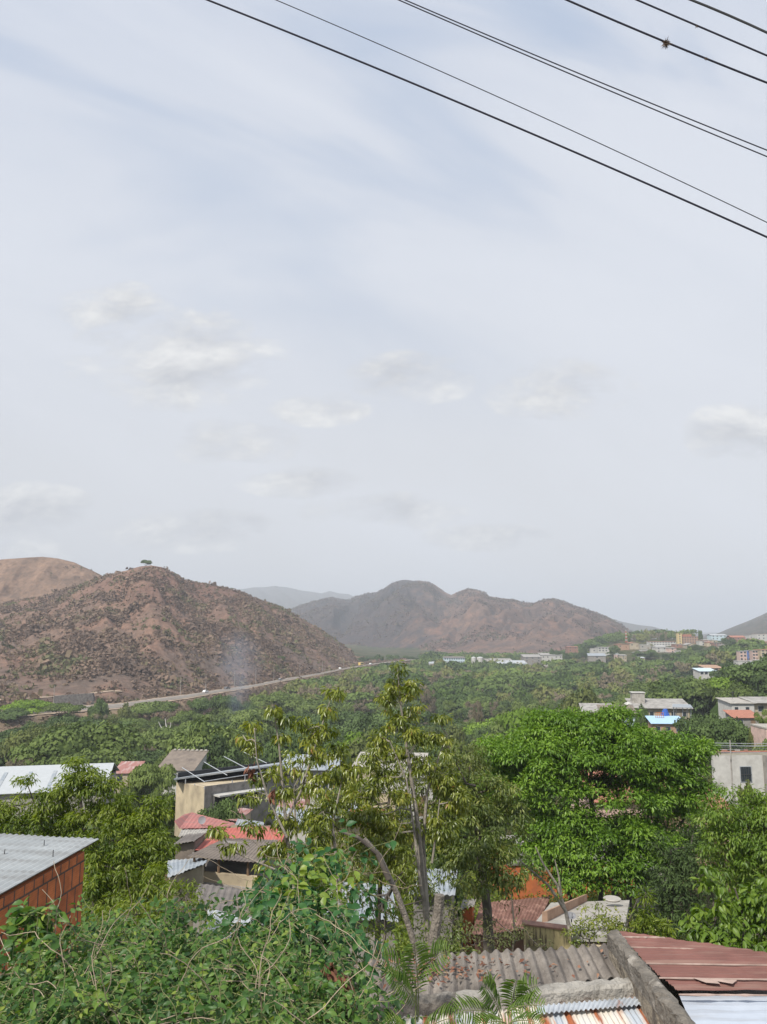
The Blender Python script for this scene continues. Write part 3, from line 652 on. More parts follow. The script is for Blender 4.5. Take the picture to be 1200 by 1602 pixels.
def house(name, label, px, py, Yd, w, d, h, yaw=0, wall='white_plaster', roof='grey_sheet', kind='mono', rise=.5, over=.35, floors=1, wn=2, side_wn=1, door=True, group=None, winwh=(.9, 1.0), pitch=None, cat='house', winrow=None):
    """(px, py) is where the middle of the front wall's top edge shows; h the height of the wall under it"""
    top = at(px, py, Yd); g = float(hgt(top.x, top.y)[0]); h0 = max(h, top.z-g+1.0)
    T = frame((top.x, top.y, top.z-h), R(yaw)); root = thing(name, label, cat, (top.x, top.y, top.z-h), group)
    m = MB(T); m.box(-w/2, w/2, 0, d, h-h0, h)
    if kind == 'gable':
        m.add([(-w/2, .001, h), (w/2, .001, h), (0, .001, h+rise), (-w/2, d-.001, h), (w/2, d-.001, h), (0, d-.001, h+rise)], [(0, 1, 2), (5, 4, 3), (0, 2, 5, 3), (1, 4, 5, 2)])
    elif kind == 'mono':
        m.add([(-w/2, d, h), (w/2, d, h), (w/2, d, h+rise-.02), (-w/2, d, h+rise-.02), (-w/2, .3, h), (w/2, .3, h)], [(0, 3, 2, 1), (0, 4, 3), (1, 2, 5), (4, 5, 2, 3)])
    m.build('wall', B_[wall], root)
    r = MB(T); o = over; s = rise/d
    if kind == 'mono':
        a = [(-w/2-o, -o, h+.03-s*o), (w/2+o, -o, h+.03-s*o), (w/2+o, d+o, h+.03+rise+s*o), (-w/2-o, d+o, h+.03+rise+s*o)]
        if pitch: r.corr(*a, pitch, pitch*.22, .02)
        else: r.slab(*a, .08)
    elif kind == 'gable':   # ridge runs front to back
        for sg in (-1, 1):
            k = rise/(w/2); e = h+.05-k*o
            a = [(sg*(w/2+o), -o, e), (0, -o, h+.05+rise), (0, d+o, h+.05+rise), (sg*(w/2+o), d+o, e)]
            r.slab(*(a if sg < 0 else [a[1], a[0], a[3], a[2]]), .08)
    elif kind == 'ridge':   # ridge parallel to the front
        for sg in (0, 1):
            y0, y1 = (-o, d/2) if sg == 0 else (d/2, d+o); k = rise/(d/2); e = h+.05-k*o
            z0, z1 = (e, h+rise) if sg == 0 else (h+rise, e)
            r.slab((-w/2-o, y0, z0), (w/2+o, y0, z0), (w/2+o, y1, z1), (-w/2-o, y1, z1), .08)
    else:
        r.box(-w/2-o*.5, w/2+o*.5, -o*.5, d+o*.5, h+.01, h+.20)
        if rise > .6: r.box(-w/4, w/6, d*.4, d*.8, h+.2, h+.2+rise)
    r.build('roof', B_[roof], root)
    wins = []; ww, wh = winwh
    for f in range(floors):
        zf = h*f/floors + h/floors*.40
        n = wn
        for i in range(n):
            x = -w/2 + w*(i+.5)/n
            if door and f == 0 and i == n//2 and n > 1: continue
            wins.append((x, zf, ww, min(wh, h/floors*.5)))
    openings(root, T, 0, wins, [(-w/2+w*(wn//2+.5)/wn if wn > 1 else w*.3, 0.02, .95, min(2.0, h/floors*.8))] if door else ())
    return root, T

# ------------------------------------------------------------------ town on the far rise and works beyond the wood
TG = 'houses of the town on the far rise'
def town(px0, px1, py0, py1, Yd, label, wall, roof, kind='flat', name='house', floors=None, wn=None, rise=.5, cat='house', depth=None, yaw=0):
    w = (px1-px0)/FPX*Yd; h = (py1-py0)/FPX*Yd; fl = floors or max(1, round(h/3.3)); n = wn or max(1, int(w/4.5))
    return house(name, label, (px0+px1)/2, py0, Yd, w, depth or min(w, 14), h, yaw, wall, roof, kind, rise=rise, over=.5, floors=fl, wn=n, door=(h < 9), group=TG, winwh=(1.5, 1.3), cat=cat)
town(1018, 1057, 1004, 1013, 900, 'long white three-band building with red roof in the far town', 'white_plaster', 'tile_red', name='apartment_building', floors=3, wn=9, cat='building')
town(1001, 1018, 1009, 1015, 880, 'small far house with pale flat roof left of the long white building', 'concrete_light', 'white_plaster')
town(1026, 1044, 1013, 1021, 850, 'white two-storey far house below the long white building', 'white_plaster', 'grey_sheet', 'mono', rise=1)
town(1010, 1024, 1018, 1024, 830, 'low cream far house at the foot of the town slope', 'cream_plaster', 'grey_sheet', 'gable', rise=1)
town(1060, 1066.5, 991, 1012, 930, 'tall narrow yellow tower rising over the far town', 'yellow_plaster', 'yellow_plaster', name='tower', floors=6, wn=1, cat='tower', depth=5)
town(1066, 1094, 996, 1010, 935, 'large orange-brown block right of the yellow tower', 'orange_plaster', 'tile_red', name='apartment_building', floors=4, wn=7, rise=2.5, cat='building')
town(1056, 1072, 1008, 1018, 880, 'red brick house in front of the yellow tower', 'brick_red', 'concrete_light', floors=2)
town(1073, 1092, 1009, 1016, 870, 'beige house with rounded front under the orange-brown block', 'beige_plaster', 'grey_sheet', 'gable', rise=2)
town(1094, 1106, 1003, 1014, 890, 'white house with dark windows right of the orange-brown block', 'white_plaster', 'concrete_light', floors=3)
town(1106, 1117, 1005, 1014, 880, 'pale cream house beside the white one with dark windows', 'cream_plaster', 'tile_red', 'mono', floors=2)
town(1117, 1129, 1006, 1021, 850, 'tall bare brick block with many openings in the far town', 'brick_red', 'concrete_light', floors=4, wn=3)
town(1113, 1137, 994, 1001, 1000, 'bluish-white hall on the skyline of the far town', 'cyan_white', 'white_metal', 'ridge', rise=1.5)
town(1144, 1166, 997, 1007, 950, 'reddish brick house on the skyline near the right hill', 'brick_red', 'tile_red', 'ridge', floors=2, rise=2)
town(1172, 1186, 994, 1000, 980, 'small white house on the skyline below the right hill', 'white_plaster', 'concrete_light')
town(1184, 1212, 992, 1001, 960, 'white block with orange roof at the right end of the skyline', 'white_plaster', 'orange_plaster', floors=2)
town(1172, 1190, 1001, 1008, 900, 'cream house with brown roof below the skyline', 'cream_plaster', 'tile_red', 'mono', rise=1.2)
town(1128, 1142, 1010, 1017, 820, 'grey-roofed far house right of the bare brick block', 'beige_plaster', 'dark_sheet', 'gable', rise=1.5)
town(1046, 1058, 1014, 1022, 830, 'pale pink far house between trees of the town slope', 'pink_plaster', 'grey_sheet', 'mono')
town(1060, 1073, 1018, 1024, 800, 'low white far house lowest on the town slope', 'white_plaster', 'concrete_light')
town(985, 1000, 1006, 1012, 880, 'small beige house beside the radio mast', 'beige_plaster', 'tile_red', 'gable', rise=1)
town(936, 966, 1013, 1020, 850, 'row house with white front and grey roof left of the town', 'white_plaster', 'grey_sheet', 'ridge', wn=6)
town(966, 984, 1008, 1014, 870, 'tan far house just left of the radio mast', 'orange_plaster', 'tile_red', 'gable')
town(888, 904, 1012, 1020, 960, 'two-storey red house at the edge of the bare hill', 'brick_red', 'tile_red', 'ridge', floors=2)
town(925, 934, 1015, 1021, 900, 'small white cabin between two trees left of the town', 'white_plaster', 'white_plaster')
# nearer right-hand cluster
town(1157, 1168, 1019, 1034, 570, 'narrow pink house beside the blue one', 'pink_plaster', 'white_metal', floors=3, wn=2)
town(1168.5, 1176, 1018, 1034, 575, 'narrow bright blue house between two pink ones', 'blue_paint', 'white_metal', floors=3, wn=1)
town(1177, 1190, 1018, 1032, 570, 'pale pink house right of the blue one', 'pink_plaster', 'concrete_light', floors=3, wn=3)
town(1190.5, 1215, 1017, 1032, 565, 'cream block with brown balconies right of the pink house', 'cream_plaster', 'tile_red', floors=4, wn=4)
town(1155, 1172, 1034, 1044, 520, 'white low house with cluttered roof below the pink ones', 'white_plaster', 'concrete_light', floors=1)
town(1173, 1188, 1035, 1043, 520, 'cyan-white low house below the pink and blue ones', 'cyan_white', 'grey_sheet', 'mono')
town(1189, 1212, 1034, 1042, 515, 'low grey-roofed house at the right edge below the cream block', 'beige_plaster', 'grey_sheet', 'mono')
town(1104, 1131, 1045, 1057, 440, 'isolated house with orange roof amid the trees', 'orange_plaster', 'orange_plaster', 'mono', floors=2, wn=4, rise=1.2)
town(1095, 1121, 1050, 1058, 425, 'white-roofed low annex before the orange-roofed house', 'white_plaster', 'cyan_white', 'mono', wn=4, rise=1.2)
# works
town(695, 727, 1029, 1038, 900, 'long works building with a strip of windows and dark roof', 'cyan_white', 'dark_sheet', 'mono', name='factory', floors=2, wn=9, cat='factory', rise=1)
town(672, 704, 1038, 1043, 870, 'low white shed left of the works building', 'white_plaster', 'white_metal', 'mono', name='shed', wn=3, cat='shed', rise=1.5)
town(757, 769, 1031, 1037, 900, 'small white block right of the storage tanks', 'white_plaster', 'concrete_light', name='shed', wn=2, cat='shed')
town(769, 802, 1034, 1041, 880, 'long low shed with pale roof right of the tanks', 'white_plaster', 'grey_sheet', 'mono', name='shed', wn=5, cat='shed', rise=2, depth=20)
town(780, 824, 1038, 1045, 840, 'bluish-white roofed shed nearest the wood', 'cyan_white', 'white_metal', 'mono', name='shed', wn=6, cat='shed', rise=2.5, depth=20)
town(820, 847, 1028, 1036, 900, 'grey open shed between the long roofs', 'concrete', 'grey_sheet', 'mono', name='shed', wn=3, cat='shed', rise=2.5, depth=20)
town(847, 880, 1025, 1031, 920, 'long shed with grey-green roof below the bare slope', 'white_plaster', 'grey_sheet', 'mono', name='shed', wn=5, cat='shed', rise=2, depth=20)
town(921, 947, 1026, 1036, 800, 'grey warehouse with pale sloping roof and blank side', 'concrete', 'blue_grey_metal', 'mono', name='warehouse', wn=1, cat='warehouse', rise=2, depth=18, yaw=-12)
for i, (px, wpx, lb) in enumerate([(741, 7, 'smaller left white storage tank of the works'), (751, 10, 'larger white storage tank next to the works')]):
    p = at(px, 1038, 905); r = wpx/2/FPX*905; t = thing('storage_tank', lb, 'tank', p, 'storage tanks of the works')
    m = MB(); m.lathe(p, [(r, -2), (r, 6.4), (r*.9, 7.0)], 18).build('tank_body', B_['white_plaster'], t, smooth=False)
    m = MB(); m.lathe(p+Vector((0, 0, 7.01)), [(r*.88, 0), (r*.5, .55), (.3, .8)], 18).build('tank_roof', B_['white_metal'], t)
def lattice_mast(px, py0, py1, Yd, label):
    b = at(px, py1, Yd); tp = at(px, py0, Yd); H = tp.z-b.z; t = thing('radio_mast', label, 'mast', b)
    m = MB(); m2 = MB(); W_ = 1.0
    for k in range(8):
        mm = m if k % 2 == 0 else m2; z0, z1 = b.z+H*k/8, b.z+H*(k+1)/8; w0, w1 = W_*(1-k/9), W_*(1-(k+1)/9)
        for sx, sy in ((1, 1), (1, -1), (-1, 1), (-1, -1)): mm.tube([(b.x+sx*w0, b.y+sy*w0, z0), (b.x+sx*w1, b.y+sy*w1, z1)], .16, n=4)
        for sx in (1, -1): mm.tube([(b.x+sx*w0, b.y-w0, z0), (b.x-sx*w1, b.y-w1, z1)], .12, n=4)
    m.build('red_section', bm('mast_red', (.45, .09, .06)), t); m2.build('white_section', B_['white_plaster'], t)
rs5 = random.Random(5)
for i in range(30):
    px = rs5.uniform(955, 1205); py = rs5.uniform(1001, 1024) + (6 if px < 1010 else 0); w = rs5.uniform(7, 13); k = i % 4
    town(px, px+w, py, py+rs5.uniform(4, 7), 790+(1026-py)*7, ['small whitish house among the trees of the far town slope', 'small beige house among the trees of the far town slope', 'small brick-coloured house among the trees of the far town slope', 'small pinkish house among the trees of the far town slope'][k], ['white_plaster', 'beige_plaster', 'brick_red', 'pink_plaster'][k], rs5.choice(['grey_sheet', 'tile_red', 'concrete_light', 'white_metal']), rs5.choice(['flat', 'mono', 'ridge']), floors=rs5.choice([1, 2]), rise=.8)
lattice_mast(980, 985, 1005, 900, 'red and white lattice radio mast at the left of the far town')
# trees standing on the skyline of the town
place_tree('dome', 1, 'dark', 1036, 988.5, 9, 930, 'dark flat-crowned tree alone on the skyline left of the yellow tower', hpx=16)
place_tree('dome', 0, 'dark', 1095, 983, 8, 900, 'tall dark tree on the skyline right of the orange-brown block', hpx=22)
for px, py, w, Yd, lb in [(1086, 1007, 28, 820, 'dark round tree below the beige house of the far town'), (1115, 1010, 17, 800, 'dark round tree left of the bare brick block'), (1140, 995, 26, 830, 'dense dark tree between the bluish hall and the reddish brick house'),
      (1180, 998, 26, 860, 'broad dark tree below the skyline near the right hill'), (1026, 1000, 26, 925, 'dark wide tree behind the long white building'), (1020, 1014, 24, 790, 'dark tree before the low cream far house'),
      (897, 1018, 24, 905, 'dark tree hiding the foot of the two-storey red far house'), (960, 1007, 20, 830, 'dark tree beside the row house left of the town'), (912, 1010, 16, 880, 'dark tree right of the two-storey red far house'), (868, 1010, 22, 930, 'dark tree above the long grey-green shed'), (1000, 1016, 30, 800, 'dark green tree at the left foot of the town slope'),
      (1150, 1007, 20, 780, 'dark tree above the narrow pink house'), (1098, 1015, 22, 760, 'mid-slope dark tree under the white far houses'), (1130, 1020, 22, 740, 'dark tree left of the pink houses'), (885, 1018, 14, 880, 'small dark tree at the foot of the red far house'),
      (1048, 1019, 26, 780, 'dark bushy tree under the pale pink far house'), (1150, 1030, 20, 600, 'dark tree left of the white cluttered house')]:
    place_tree('dome', int(px) % 3, 'dark', px, py, w, Yd, lb, 'trees between the houses of the town')
for px, py, w in [(730, 1024, 24), (775, 1022, 30), (800, 1024, 26), (755, 1021, 22), (680, 1026, 26), (655, 1027, 26), (700, 1023, 22), (640, 1024, 24), (590, 1024, 24), (570, 1026, 22), (615, 1022, 26)]:
    place_tree('dome', int(px) % 3, 'dark', px, py, w, 960, 'dark tree in the belt behind the works', 'tree belt behind the works')
# lone trees of the left hill
place_tree('umbrella', 0, 'dark', 229, 875, 20, 797, 'lone wide tree on the very top of the left hill', hpx=15)
place_tree('umbrella', 1, 'dark', 273, 896.5, 11, 812, 'small flat tree just right of the left hilltop', hpx=8)
for i, (px, py, w) in enumerate([(164, 900, 7), (172, 901, 8), (312, 912, 9), (322, 913, 7), (335, 912, 10), (348, 918, 7), (362, 921, 8), (373, 924, 6), (300, 909, 5), (268, 896, 6), (392, 931, 6), (415, 939, 5)]):
    place_tree('loose', i % 2, 'dry' if i % 3 else 'dark', px, py-2, w, float(np.interp(px, [0, 235, 400, 480], [800, 800, 880, 930])), 'small twiggy tree on the crest of the left hill', 'twiggy trees along the hill crest', hpx=8)
# roadside trees and bushes below the left hill
for px, py, w, Yd, kc, lb in [(50, 1092, 88, 352, ('umbrella', 'bright'), 'fresh green flat-topped tree under the stone retaining wall'), (113, 1119, 100, 300, ('umbrella', 'dark'), 'big dark spreading tree at the foot of the road bank on the left'),
      (155, 1092, 36, 345, ('dome', 'dark'), 'dark bushy tree where the road comes out from the bank'), (340, 1083, 75, 350, ('umbrella', 'dark'), 'big dark green tree just below the road near the smoke'),
      (296, 1108, 60, 320, ('umbrella', 'mid'), 'broad green tree left of the smoke'), (430, 1022, 36, 640, ('dome', 'mid'), 'fresh green clump where the hill meets the road'), (115, 1055, 32, 440, ('dome', 'bright'), 'bright green bush low on the left hillside'),
      (58, 1068, 20, 440, ('dome', 'mid'), 'green bush above the dirt terrace'), (180, 1060, 22, 440, ('dome', 'dark'), 'dark bush on the hillside right of the bright one'),
      (332, 1152, 104, 150, ('dome', 'dark'), 'large dark olive tree behind the steel-framed roof'), (820, 1098, 105, 205, ('umbrella', 'bright'), 'bright yellow-green spreading tree behind the big round one'),
      (905, 1076, 112, 215, ('dome', 'olive'), 'olive tree with pale twigs left of the flat-roofed houses'), (1130, 1062, 150, 260, ('dome', 'dark'), 'large dark tree mass above the white house'), (1190, 1066, 120, 230, ('umbrella', 'mid'), 'green spreading tree at the right edge above the white house'),
      (1065, 1072, 90, 270, ('umbrella', 'dark'), 'dark tree behind the flat-roofed houses'), (990, 1085, 60, 240, ('dome', 'mid'), 'green tree behind the grey water tower'),
      (1090, 1104, 84, 130, ('dome', 'dark'), 'dense dark green tree right of the blue roof'), (1128, 1114, 96, 112, ('dome', 'dark'), 'dense dark green tree in front of the white house'), (1176, 1128, 22, 100, ('dome', 'olive'), 'small rounded yellow-green tree left of the pink wall'),
      (1196, 1108, 44, 115, ('loose', 'mid'), 'thin yellowish tree at the right edge under the white house'), (1004, 1102, 25, 178, ('dome', 'dark'), 'small dark tree before the flat-roofed house'),
      (240, 1188, 84, 118, ('umbrella', 'mid'), 'olive spreading tree left of the steel-framed roof'), (258, 1222, 46, 84, ('dome', 'mid'), 'round bush against the beige wall'), (222, 1252, 60, 62, ('dome', 'dark'), 'dark tree left of the rose-coloured roof'),
      (735, 1142, 90, 150, ('dome', 'olive'), 'dull brownish tree behind the tall thin one'), (560, 1148, 120, 160, ('dome', 'bright'), 'fresh green tree behind the tall thin one'), (690, 1120, 80, 210, ('dome', 'olive'), 'olive-brown tree left of the bright spreading one'),
      (650, 1212, 70, 92, ('dome', 'dark'), 'dark tree before the white-roofed long building'), (570, 1216, 60, 92, ('dome', 'mid'), 'green tree between the two thin trees'), (520, 1214, 50, 88, ('dome', 'mid'), 'green tree right of the pale flat-roofed building'),
      (700, 1190, 80, 96, ('dome', 'olive'), 'olive tree just behind the dense mango-like tree'), (620, 1290, 90, 50, ('dome', 'mid'), 'green bushy tree below the bright red roof'), (500, 1320, 90, 42, ('dome', 'olive'), 'olive bushy tree right of the brown-grey open shed'), (690, 1330, 90, 40, ('dome', 'dark'), 'dark bushy tree right behind the tall thin trunks'),
      (1196, 1158, 46, 86, ('dome', 'mid'), 'rounded green tree hiding the foot of the pink shed'), (342, 1240, 82, 68, ('dome', 'dark'), 'dark bushy tree against the workshop above the rose-pink roof'), (236, 1262, 60, 50, ('dome', 'mid'), 'green tree at the left end of the pink and grey roofs'),
      (205, 1213, 54, 118, ('dome', 'mid'), 'round green tree hiding the foot of the pinkish-roofed shed'), (100, 1098, 66, 338, ('umbrella', 'mid'), 'green tree below the retaining wall'), (15, 1106, 70, 330, ('umbrella', 'dark'), 'dark tree at the left edge below the road'), (200, 1100, 34, 345, ('dome', 'olive'), 'dull green tree where the road first shows'),
      (748, 1098, 26, 270, ('loose', 'dry'), 'pale straw-coloured clump standing out in the valley wood'), (668, 1076, 40, 380, ('loose', 'dry'), 'pale dry thicket in the middle of the valley wood'), (212, 1134, 60, 262, ('dome', 'olive'), 'dull brownish tree beside the pale forked trunk'), (180, 1150, 50, 235, ('umbrella', 'mid'), 'green low tree left of the brownish one'),
      (445, 1360, 80, 32, ('dome', 'mid'), 'green bushy tree in front of the open shed'), (1168, 1206, 34, 60, ('dome', 'olive'), 'small brownish bush growing under the barred window')]:
    place_tree(kc[0], int(px) % (2 if kc[0] == 'loose' else 3), kc[1], px, py, w, Yd, lb)

# ------------------------------------------------------------------ stone wall, poles and vehicles along the road
sw = thing('retaining_wall', 'grey stone retaining wall between the two dirt tracks at left', 'wall', at(123, 1105, 400))
m = MB(); GY = lambda px, d, z: Vector((uof(px)*(float(road_y(uof(px)))+d), float(road_y(uof(px)))+d, EYE+z)); a0 = GY(90, 12, -36.5); a1 = GY(158, 12, -36.5); a2 = GY(92, 14, -31.4); a3 = GY(150, 14, -31.0)
m.hexa([a0-Vector((0,0,3)), a1-Vector((0,0,3)), a1+Vector((0,3,-3)), a0+Vector((0,3,-3)), a2, a3, a3+Vector((0,2,0)), a2+Vector((0,2,0))])
m.build('stone_face', mat('rubble_stone', (.13, .12, .11), var=.5, scale=1.2, bump=.6, bscale=1.5), sw)
for px in (91, 286, 325, 369, 402, 430, 470, 505, 538):
    yy = float(road_y(uof(px)))+9; g = EYE-36.2; p = Vector((uof(px)*yy, yy, g))
    t = tag(MB().tube([p, p+Vector((0, 0, 10))], .16, .10, 6).build('utility_pole', bm('pale_pole', (.32, .30, .27)), origin=p), 'thin pale utility pole beside the far road', 'pole', 'utility poles along the far road')
def car(px, off, ln, colr, label, tall=1.45, kind='car'):
    yy = float(road_y(uof(px)))+off; u = uof(px); y2 = float(road_y(u+.004))+off; dr = Vector((u+.004)*y2 - 0 if False else ((u+.004)*y2-u*yy, y2-yy, 0)).normalized() if False else Vector(((u+.004)*y2-u*yy, y2-yy, 0)).normalized()
    p = Vector((u*yy, yy, EYE-36.1)); T = frame(p, math.atan2(dr.y, dr.x)); w = .9; root = thing('parked_car' if False else kind, label, kind, p, 'vehicles on the far road')
    b = MB(T); cm = bm('paint_'+colr, {'white': (.75, .75, .74), 'grey': (.12, .12, .13), 'yellow': (.70, .50, .16), 'red': (.4, .05, .04)}[colr], var=.04, rough=.3, spec=.5)
    if kind == 'car': b.hexa([(-ln/2, -w, .35), (ln/2, -w, .35), (ln/2, w, .35), (-ln/2, w, .35), (-ln/2+.05, -w, .95), (ln/2-.1, -w, .85), (ln/2-.1, w, .85), (-ln/2+.05, w, .95)]); 
    else: b.hexa([(-ln/2, -w*1.3, .5), (ln/2, -w*1.3, .5), (ln/2, w*1.3, .5), (-ln/2, w*1.3, .5), (-ln/2, -w*1.25, tall), (ln/2-.3, -w*1.25, tall), (ln/2-.3, w*1.25, tall), (-ln/2, w*1.25, tall)])
    b.build('body', cm, root)
    if kind == 'car':
        c = MB(T); c.hexa([(-ln*.42, -w*.95, .93), (ln*.22, -w*.95, .90), (ln*.22, w*.95, .90), (-ln*.42, w*.95, .93), (-ln*.34, -w*.78, tall), (ln*.06, -w*.78, tall), (ln*.06, w*.78, tall), (-ln*.34, w*.78, tall)]); c.build('cabin', cm, root)
    g = MB(T); zz = (1.0, tall-.12) if kind == 'car' else (1.5, tall-.7)
    for sg in (-1, 1): g.box(-ln*.32, ln*.08 if kind == 'car' else ln*.4, sg*w*(.92 if kind == 'car' else 1.29)-.03, sg*w*(.92 if kind == 'car' else 1.29)+.03, *zz)
    g.build('side_glass', B_['window_glass'], root)
    for sx in (-.3, .32):
        for sg in (-1, 1): MB(T).tube([(ln*sx, sg*(w+.02), .34), (ln*sx, sg*(w-.2), .34)], .34, n=10).build('wheel', B_['black_plastic'], root)
car(325, 1, 4.6, 'white', 'white car on the far road near the smoke')
car(358, 2, 5.2, 'grey', 'dark car following further along the far road')
car(440, 0, 4.4, 'grey', 'dark car at the middle of the far road')
car(533, 2, 4.8, 'white', 'white car near the bend of the far road')
car(565, 2, 11, 'yellow', 'pale yellow bus at the bend under the end of the left hill', 3.2, 'bus')
car(580, -7, 5, 'white', 'white car just past the yellow bus')

q = at(262, 1142, 255); m = MB(); m.tube([q-Vector((0, 0, 4)), q, q+Vector((-.6, 0, 1.8)), q+Vector((-.9, 0, 3.6))], .28, .12, 5); m.tube([q, q+Vector((.9, 0, .9)), q+Vector((1.0, 0, 2.4))], .2, .08, 5); m.tube([q-Vector((0, 0, 1)), q+Vector((-2.2, 0, 1)), q+Vector((-3.0, 0, 2.6))], .2, .08, 5)
tag(m.build('dead_tree', bm('bleached_wood', (.55, .52, .47)), origin=q), 'bleached forked dead tree standing in the valley wood', 'tree')
# ------------------------------------------------------------------ flat-roofed houses at right (about 200 m away)
RG = 'houses on the right-hand slope'
house('house', 'low house with worn grey-red roof, leftmost of the flat-roofed row', 936, 1113, 196, 7, 5, 3, -8, 'brick_red', 'grey_sheet', 'mono', rise=1.3, over=.6, wn=3, group=RG)
house('house', 'house with brown-grey roof and orange post before the long roof', 970, 1118, 188, 7.5, 6, 3, -6, 'cyan_white', 'brown_sheet', 'mono', rise=1.5, over=.6, wn=3, group=RG)
hr, T = house('house', 'long beige house under the wide pale roof with tower behind', 1036, 1107, 196, 13, 8, 3.4, -6, 'beige_plaster', 'grey_sheet', 'mono', rise=1.3, over=.8, wn=5, group=RG)
MB(T).box(-6.3, -3.2, 4, 6.5, 3.4, 6.6).build('stair_tower', B_['concrete_light'], hr); MB(T).box(-6.5, -3.0, 3.8, 6.7, 6.61, 6.75).build('tower_slab', B_['white_plaster'], hr)
t = thing('lean_to', 'open shelter with pale metal roof on posts right of the beige house', 'shelter', at(1070, 1124, 186), RG)
MB().slab(at(1052, 1106, 184), at(1084, 1107, 184), at(1080, 1102, 192), at(1052, 1101, 192), .1).build('roof', B_['blue_grey_metal'], t)
for px in (1054, 1068, 1081): MB().tube([at(px, 1106.5, 185), at(px, 1126, 185)], .09).build('post', B_['grey_steel'], t)
for px in (1058, 1075): MB().tube([at(px, 1103, 191), at(px, 1124, 191)], .09).build('post', B_['grey_steel'], t)
house('annex', 'low annex with pale blue sheet roof in front of the beige house', 1045, 1131, 172, 6.5, 4, 3, -4, 'orange_plaster', 'sky_blue_sheet', 'mono', rise=.9, over=.5, wn=3, group=RG, door=False, cat='annex')
c = at(1040, 1124, 177); tp = thing('tarpaulin', 'dark blue tarpaulin draped over a frame on the annex', 'tarpaulin', c)
rr = random.Random(3); vs = []; 
for j in range(6):
    for i in range(9):
        a = 2*math.pi*i/8; r = 1.15*(1-j/6.5)+.12; vs.append((c.x+r*math.cos(a)*(1+.15*rr.random())+j*.05, c.y+r*math.sin(a)*.8, c.z+j*.42+rr.uniform(-.05, .05)))
MB().add(vs, [(j*9+i, j*9+i+1, (j+1)*9+i+1, (j+1)*9+i) for j in range(5) for i in range(8)]+[tuple(45+i for i in range(8))]).build('cloth', B_['tarp_blue'], tp)
rl = thing('railing', 'orange railing on the terrace left of the blue tarpaulin', 'railing', at(1033, 1124, 176))
m = MB()
for k in range(5): m.tube([at(1026+k*3, 1123, 175), at(1026+k*3, 1115, 175)], .05, n=4)
for py in (1115, 1119): m.tube([at(1026, py, 175), at(1038, py, 175)], .06, n=4)
m.build('bars', B_['orange_paint'], rl)
wt = at(983, 1104, 196); t = tag(MB().lathe(wt, [(1.0, -1.2), (1.05, .4), (.7, .75), (.2, .9)], 14).build('water_tank', B_['white_plaster'], smooth=False, origin=wt), 'white water tank on the roof left of the stair tower', 'tank')

# white house at the right edge
hw, T = house('house', 'white upper-floor house with two small dark windows at the right', 1162, 1100, 172, 4.9, 7, 2.4, 0, 'white_plaster', 'concrete_light', 'mono', rise=.5, over=.4, wn=0, door=False)
openings(hw, T, 0, [(-1.45, .75, .75, .8), (.95, .75, .75, .8)])
m = MB(T); m.box(2.46, 9, .6, 6.6, -5, 2.4); m.build('side_wall', B_['beige_plaster'], hw)
m = MB(T); m.slab((2.2, -.3, 2.5), (9.6, -.3, 2.5), (9.6, 7, 3.2), (2.2, 7, 3.2), .1); m.build('side_roof', B_['grey_sheet'], hw)
openings(hw, T, .6, [(4.2, .6, 1.2, 1.1), (7, .6, 1.2, 1.1)])
lr, T = house('house', 'low house with red tiled roof under the white upper-floor house', 1168, 1122, 160, 5, 4, 2.6, 0, 'concrete', 'tile_red', 'mono', rise=.9, over=.4, wn=2)
an = thing('roof_antenna', 'thin television antenna on the roof of the white house', 'antenna', at(1146, 1093, 173))
m = MB(); m.tube([at(1146, 1093, 173), at(1146, 1082, 173)], .04); m.build('mast', B_['dark_steel'], an)
m = MB(); m.tube([at(1141, 1083.5, 173), at(1152, 1083.5, 173)], .035); [m.tube([at(px, 1082, 173), at(px, 1085, 173)], .025, n=4) for px in (1142, 1145, 1148, 1151)]; m.build('elements', B_['dark_steel'], an)
pw, T = house('house', 'pink walled shed at the right edge beneath the trees', 1214, 1141, 96, 2.4, 4, 2, 0, 'pink_plaster', 'concrete_light', 'flat', rise=.2, over=.1, wn=1, door=False, winwh=(.4, .5))

# long stained wall with a barred window
wh_, T = house('walled_building', 'long stained whitish wall with one barred window', 1190, 1181, 70, 8.6, .4, 3.6, 3, 'white_plaster', 'concrete', 'flat', rise=.1, over=.02, wn=0, door=False, cat='building')
wh_.children[0].data.materials[0] = mat('stained_wall', (.42, .39, .32), var=.12, second=(.20, .18, .15), spos=(.50, .68), sscale=1.1, streak=(.25, 1, 2.2))
m = MB(T); m.box(-4.62, 4.62, -.05, .28, 3.84, 3.92).build('tile_coping', B_['tile_red'], wh_)
m = MB(T); m.box(.15, .5, -.10, -.003, -.5, 3.58).build('pilaster', B_['concrete'], wh_)
openings(wh_, T, 0, [(-1.45, 1.35, .95, 1.25)])
m = MB(T); [m.box(-1.45-.4+k*.2, -1.45-.37+k*.2, -.09, -.06, 1.35, 2.6) for k in range(5)]; m.box(-1.93, -.97, -.085, -.065, 1.95, 1.99); m.build('window_bars', B_['dark_steel'], wh_)
for k, (x, w) in enumerate([(-4.1, .35), (-3.4, .45), (-2.2, .4), (-1.4, .3)]):
    q = T @ Vector((x, .2, 3.93)); tag(MB(T).box(x, x+w, .05, .22, 3.925, 3.925+.16).build('clay_block', B_['brick_red'] if k != 2 else B_['concrete_light'], origin=q), ['broken clay block at the left end of the long wall', 'wide clay block second along the long wall', 'grey block lying on the long wall', 'small clay block rightmost on the long wall'][k], 'block', 'loose blocks on the long wall')
def wire(name, pts, r, label, group=None, m='cable_black', n=5):
    return tag(MB().tube(pts, r, n=n).build(name, B_[m], origin=pts[len(pts)//2]), label, 'cable', group)
